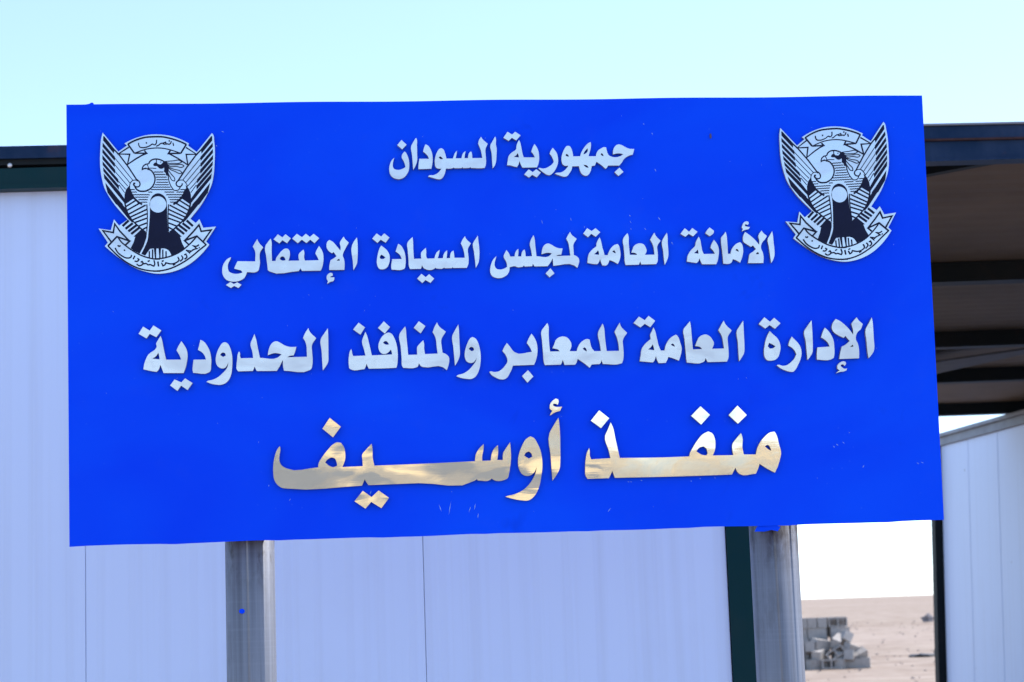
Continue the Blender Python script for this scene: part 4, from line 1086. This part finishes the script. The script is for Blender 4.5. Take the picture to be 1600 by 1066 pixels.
def place_block(x, y, z, rx=0, ry=0, rz=0, hollow=False, label="", scale=1.0):
    o = bpy.data.objects.new("concrete_block", ME_HOL if hollow else ME_SOL)
    COL.objects.link(o)
    o.location = (x, y, z)
    o.rotation_euler = (math.radians(rx), math.radians(ry), math.radians(rz))
    o.scale = (scale, scale, scale)
    tag(o, label, "block", GRP)
    return o
PX = 0.00224                         # metres per zoomed pixel at the pile's distance
BX0 = 6.43 - 0.07                    # world x of zoomed x = 210
def bx(zx): return BX0 + (zx - 210) * PX
BY = 43.5
RH = 0.226
top_z = RH * 5
GEN_STACK = "plain grey block laid inside the stacked block wall"
# standing stack: five courses
def course(row): return RH * row + RH / 2
for row in range(5):
    z = course(row)
    if row == 4:                      # top course
        for zx in (70, 168, 264, 362):
            lab = {70: GEN_STACK, 168: GEN_STACK, 264: "grey block on top of the stack, end outwards, second left of the hollow block",
                   362: "grey block on top of the stack, end outwards, right beside the hollow block"}[zx]
            place_block(bx(zx), BY + 0.1, z, 0, 0, 90 + random.uniform(-2, 2), label=lab)
        place_block(bx(522), BY + 0.28, z, 0, 0, 0, label=GEN_STACK)
        place_block(bx(522), BY + 0.0, z, 90, 0, 0, True, "hollow block on the stack's top right corner with its dark cores showing")
    elif row == 3:
        place_block(bx(115), BY + 0.02, z, 0, 0, 1, label=GEN_STACK)
        place_block(bx(312), BY + 0.02, z, 0, 0, 0, label="long block lying sideways in the stack's second course, left of a dark gap")
        place_block(bx(425), BY + 0.37, z, 0, 0, 0, label=GEN_STACK)
        place_block(bx(490), BY + 0.05, z, 0, 0, 91, label="block end right of the dark gap in the stack's second course")
        place_block(bx(588), BY + 0.05, z, 0, 0, 88, label="block end at the right corner of the stack, under the hollow block")
    else:
        for zx in (78, 175, 272, 370):
            place_block(bx(zx), BY + 0.1, z, 0, 0, 90 + random.uniform(-2, 2), label=GEN_STACK)
        place_block(bx(545), BY + 0.04, z, 0, 0, 0, label=GEN_STACK if row < 2 else "long block in the third course at the right end of the stack")
# tumbled blocks in front
G2 = "grey block tumbled among the fallen blocks before the stack"
FY = 42.95
def zz(zy): return 0.0 + (812 - zy) * PX
T = [  # zoom x, zoom y, depth, rotation, hollow, label
 (320, 570, 43.12, (12, 8, 35), False, "block leaning against the stack's left half, above the pale tilted block"),
 (495, 545, 43.15, (25, -18, 60), False, "topmost fallen block, tipped against the middle of the stack"),
 (560, 520, 43.20, (35, 15, 110), False, G2),
 (215, 600, 43.10, (0, 10, 80), False, G2),
 (285, 665, 43.00, (8, -12, 65), False, "pale block tilted left, in the fallen heap beside the sign post"),
 (445, 672, 42.92, (64, -28, 12), True, "fallen hollow block tipped forward in the middle of the heap"),
 (620, 630, 43.02, (20, 16, 40), False, "light topped block at the upper right of the fallen heap"),
 (585, 690, 42.95, (5, 12, 75), False, G2),
 (665, 690, 42.98, (30, -20, 20), False, G2),
 (255, 765, 42.90, (0, 0, 20), False, "block flat on the sand at the left foot of the heap"),
 (385, 768, 42.84, (86, 0, 4), True, "hollow block lying on its side at the front foot of the heap"),
 (510, 765, 42.92, (6, 0, 55), False, G2),
 (640, 762, 42.93, (0, 6, -14), False, "long block resting on the sand near the heap's right foot"),
 (742, 758, 42.98, (0, 0, 78), False, "rightmost fallen block, standing square on the sand"),
 (470, 720, 43.05, (15, 20, 95), False, G2),
]
for zx, zy, yy, (rx, ry, rz), hol, lab in T:
    z = max(zz(zy), 0.111)
    place_block(bx(zx), yy, z, rx, ry, rz, hol, lab)

# ------------------------------------------------------------------ stones and scrap on the desert
def lump(name, loc, size, mat, label, cat, seed, sub=3):
    rnd = random.Random(seed)
    bm = bmesh.new()
    bmesh.ops.create_icosphere(bm, subdivisions=sub, radius=1.0)
    from mathutils import noise
    for v in bm.verts:
        k = 1 + 0.45 * noise.noise(v.co * 1.7 + Vector((seed, 0, 0))) + 0.2 * noise.noise(v.co * 4 + Vector((0, seed, 0)))
        v.co = Vector((v.co.x * k * size[0], v.co.y * k * size[1], max(v.co.z * k, -0.25) * size[2]))
    o = finish(name, bm, mat)
    o.location = loc
    tag(o, label, cat)
    return o
lump("rock_mound", (23.4, 112.0, 0.1), (0.36, 0.4, 0.34), M_ROCK, "low grey rock mound far out on the sand left of the black post", "rock", 3)
lump("scrap_heap", (10.95, 50.2, 0.05), (0.33, 0.30, 0.26), M_SCRAP, "dark scrap heap on the sand close to the black post", "scrap", 11)
lump("black_sheet", (10.15, 49.2, 0.02), (0.42, 0.30, 0.07), M_SCRAP, "flat black scrap sheet lying on the sand left of the scrap heap", "scrap", 17)
bm = bmesh.new()
rnd = random.Random(5)
for i in range(700):
    if i < 300:
        y = rnd.uniform(20, 120)
        x = y * rnd.uniform(0.10, 0.26)
        s_ = rnd.uniform(0.012, 0.036) * (0.7 + y / 100)
    else:
        y = rnd.uniform(-40, 40)
        x = rnd.uniform(-30, 30)
        if -8 < x < 9.5 and 6 < y < 19:
            continue
        s_ = rnd.uniform(0.01, 0.04)
    mt = Matrix.Translation((x, y, s_ * 0.25)) @ Matrix.Rotation(rnd.uniform(0, 6.28), 4, 'Z') @ Matrix.Diagonal((s_ * rnd.uniform(0.8, 1.9), s_, s_ * rnd.uniform(0.5, 0.8), 1))
    g_ = bmesh.ops.create_icosphere(bm, subdivisions=1, radius=1.0, matrix=mt)
    for v in g_['verts']:
        v.co += Vector((rnd.uniform(-1, 1), rnd.uniform(-1, 1), rnd.uniform(-0.5, 0.5))) * s_ * 0.25
st = finish("scattered_stones", bm, M_STONE)
st['kind'] = 'stuff'
st['label'] = "small dark stones scattered over the desert sand"
st['category'] = "stones"
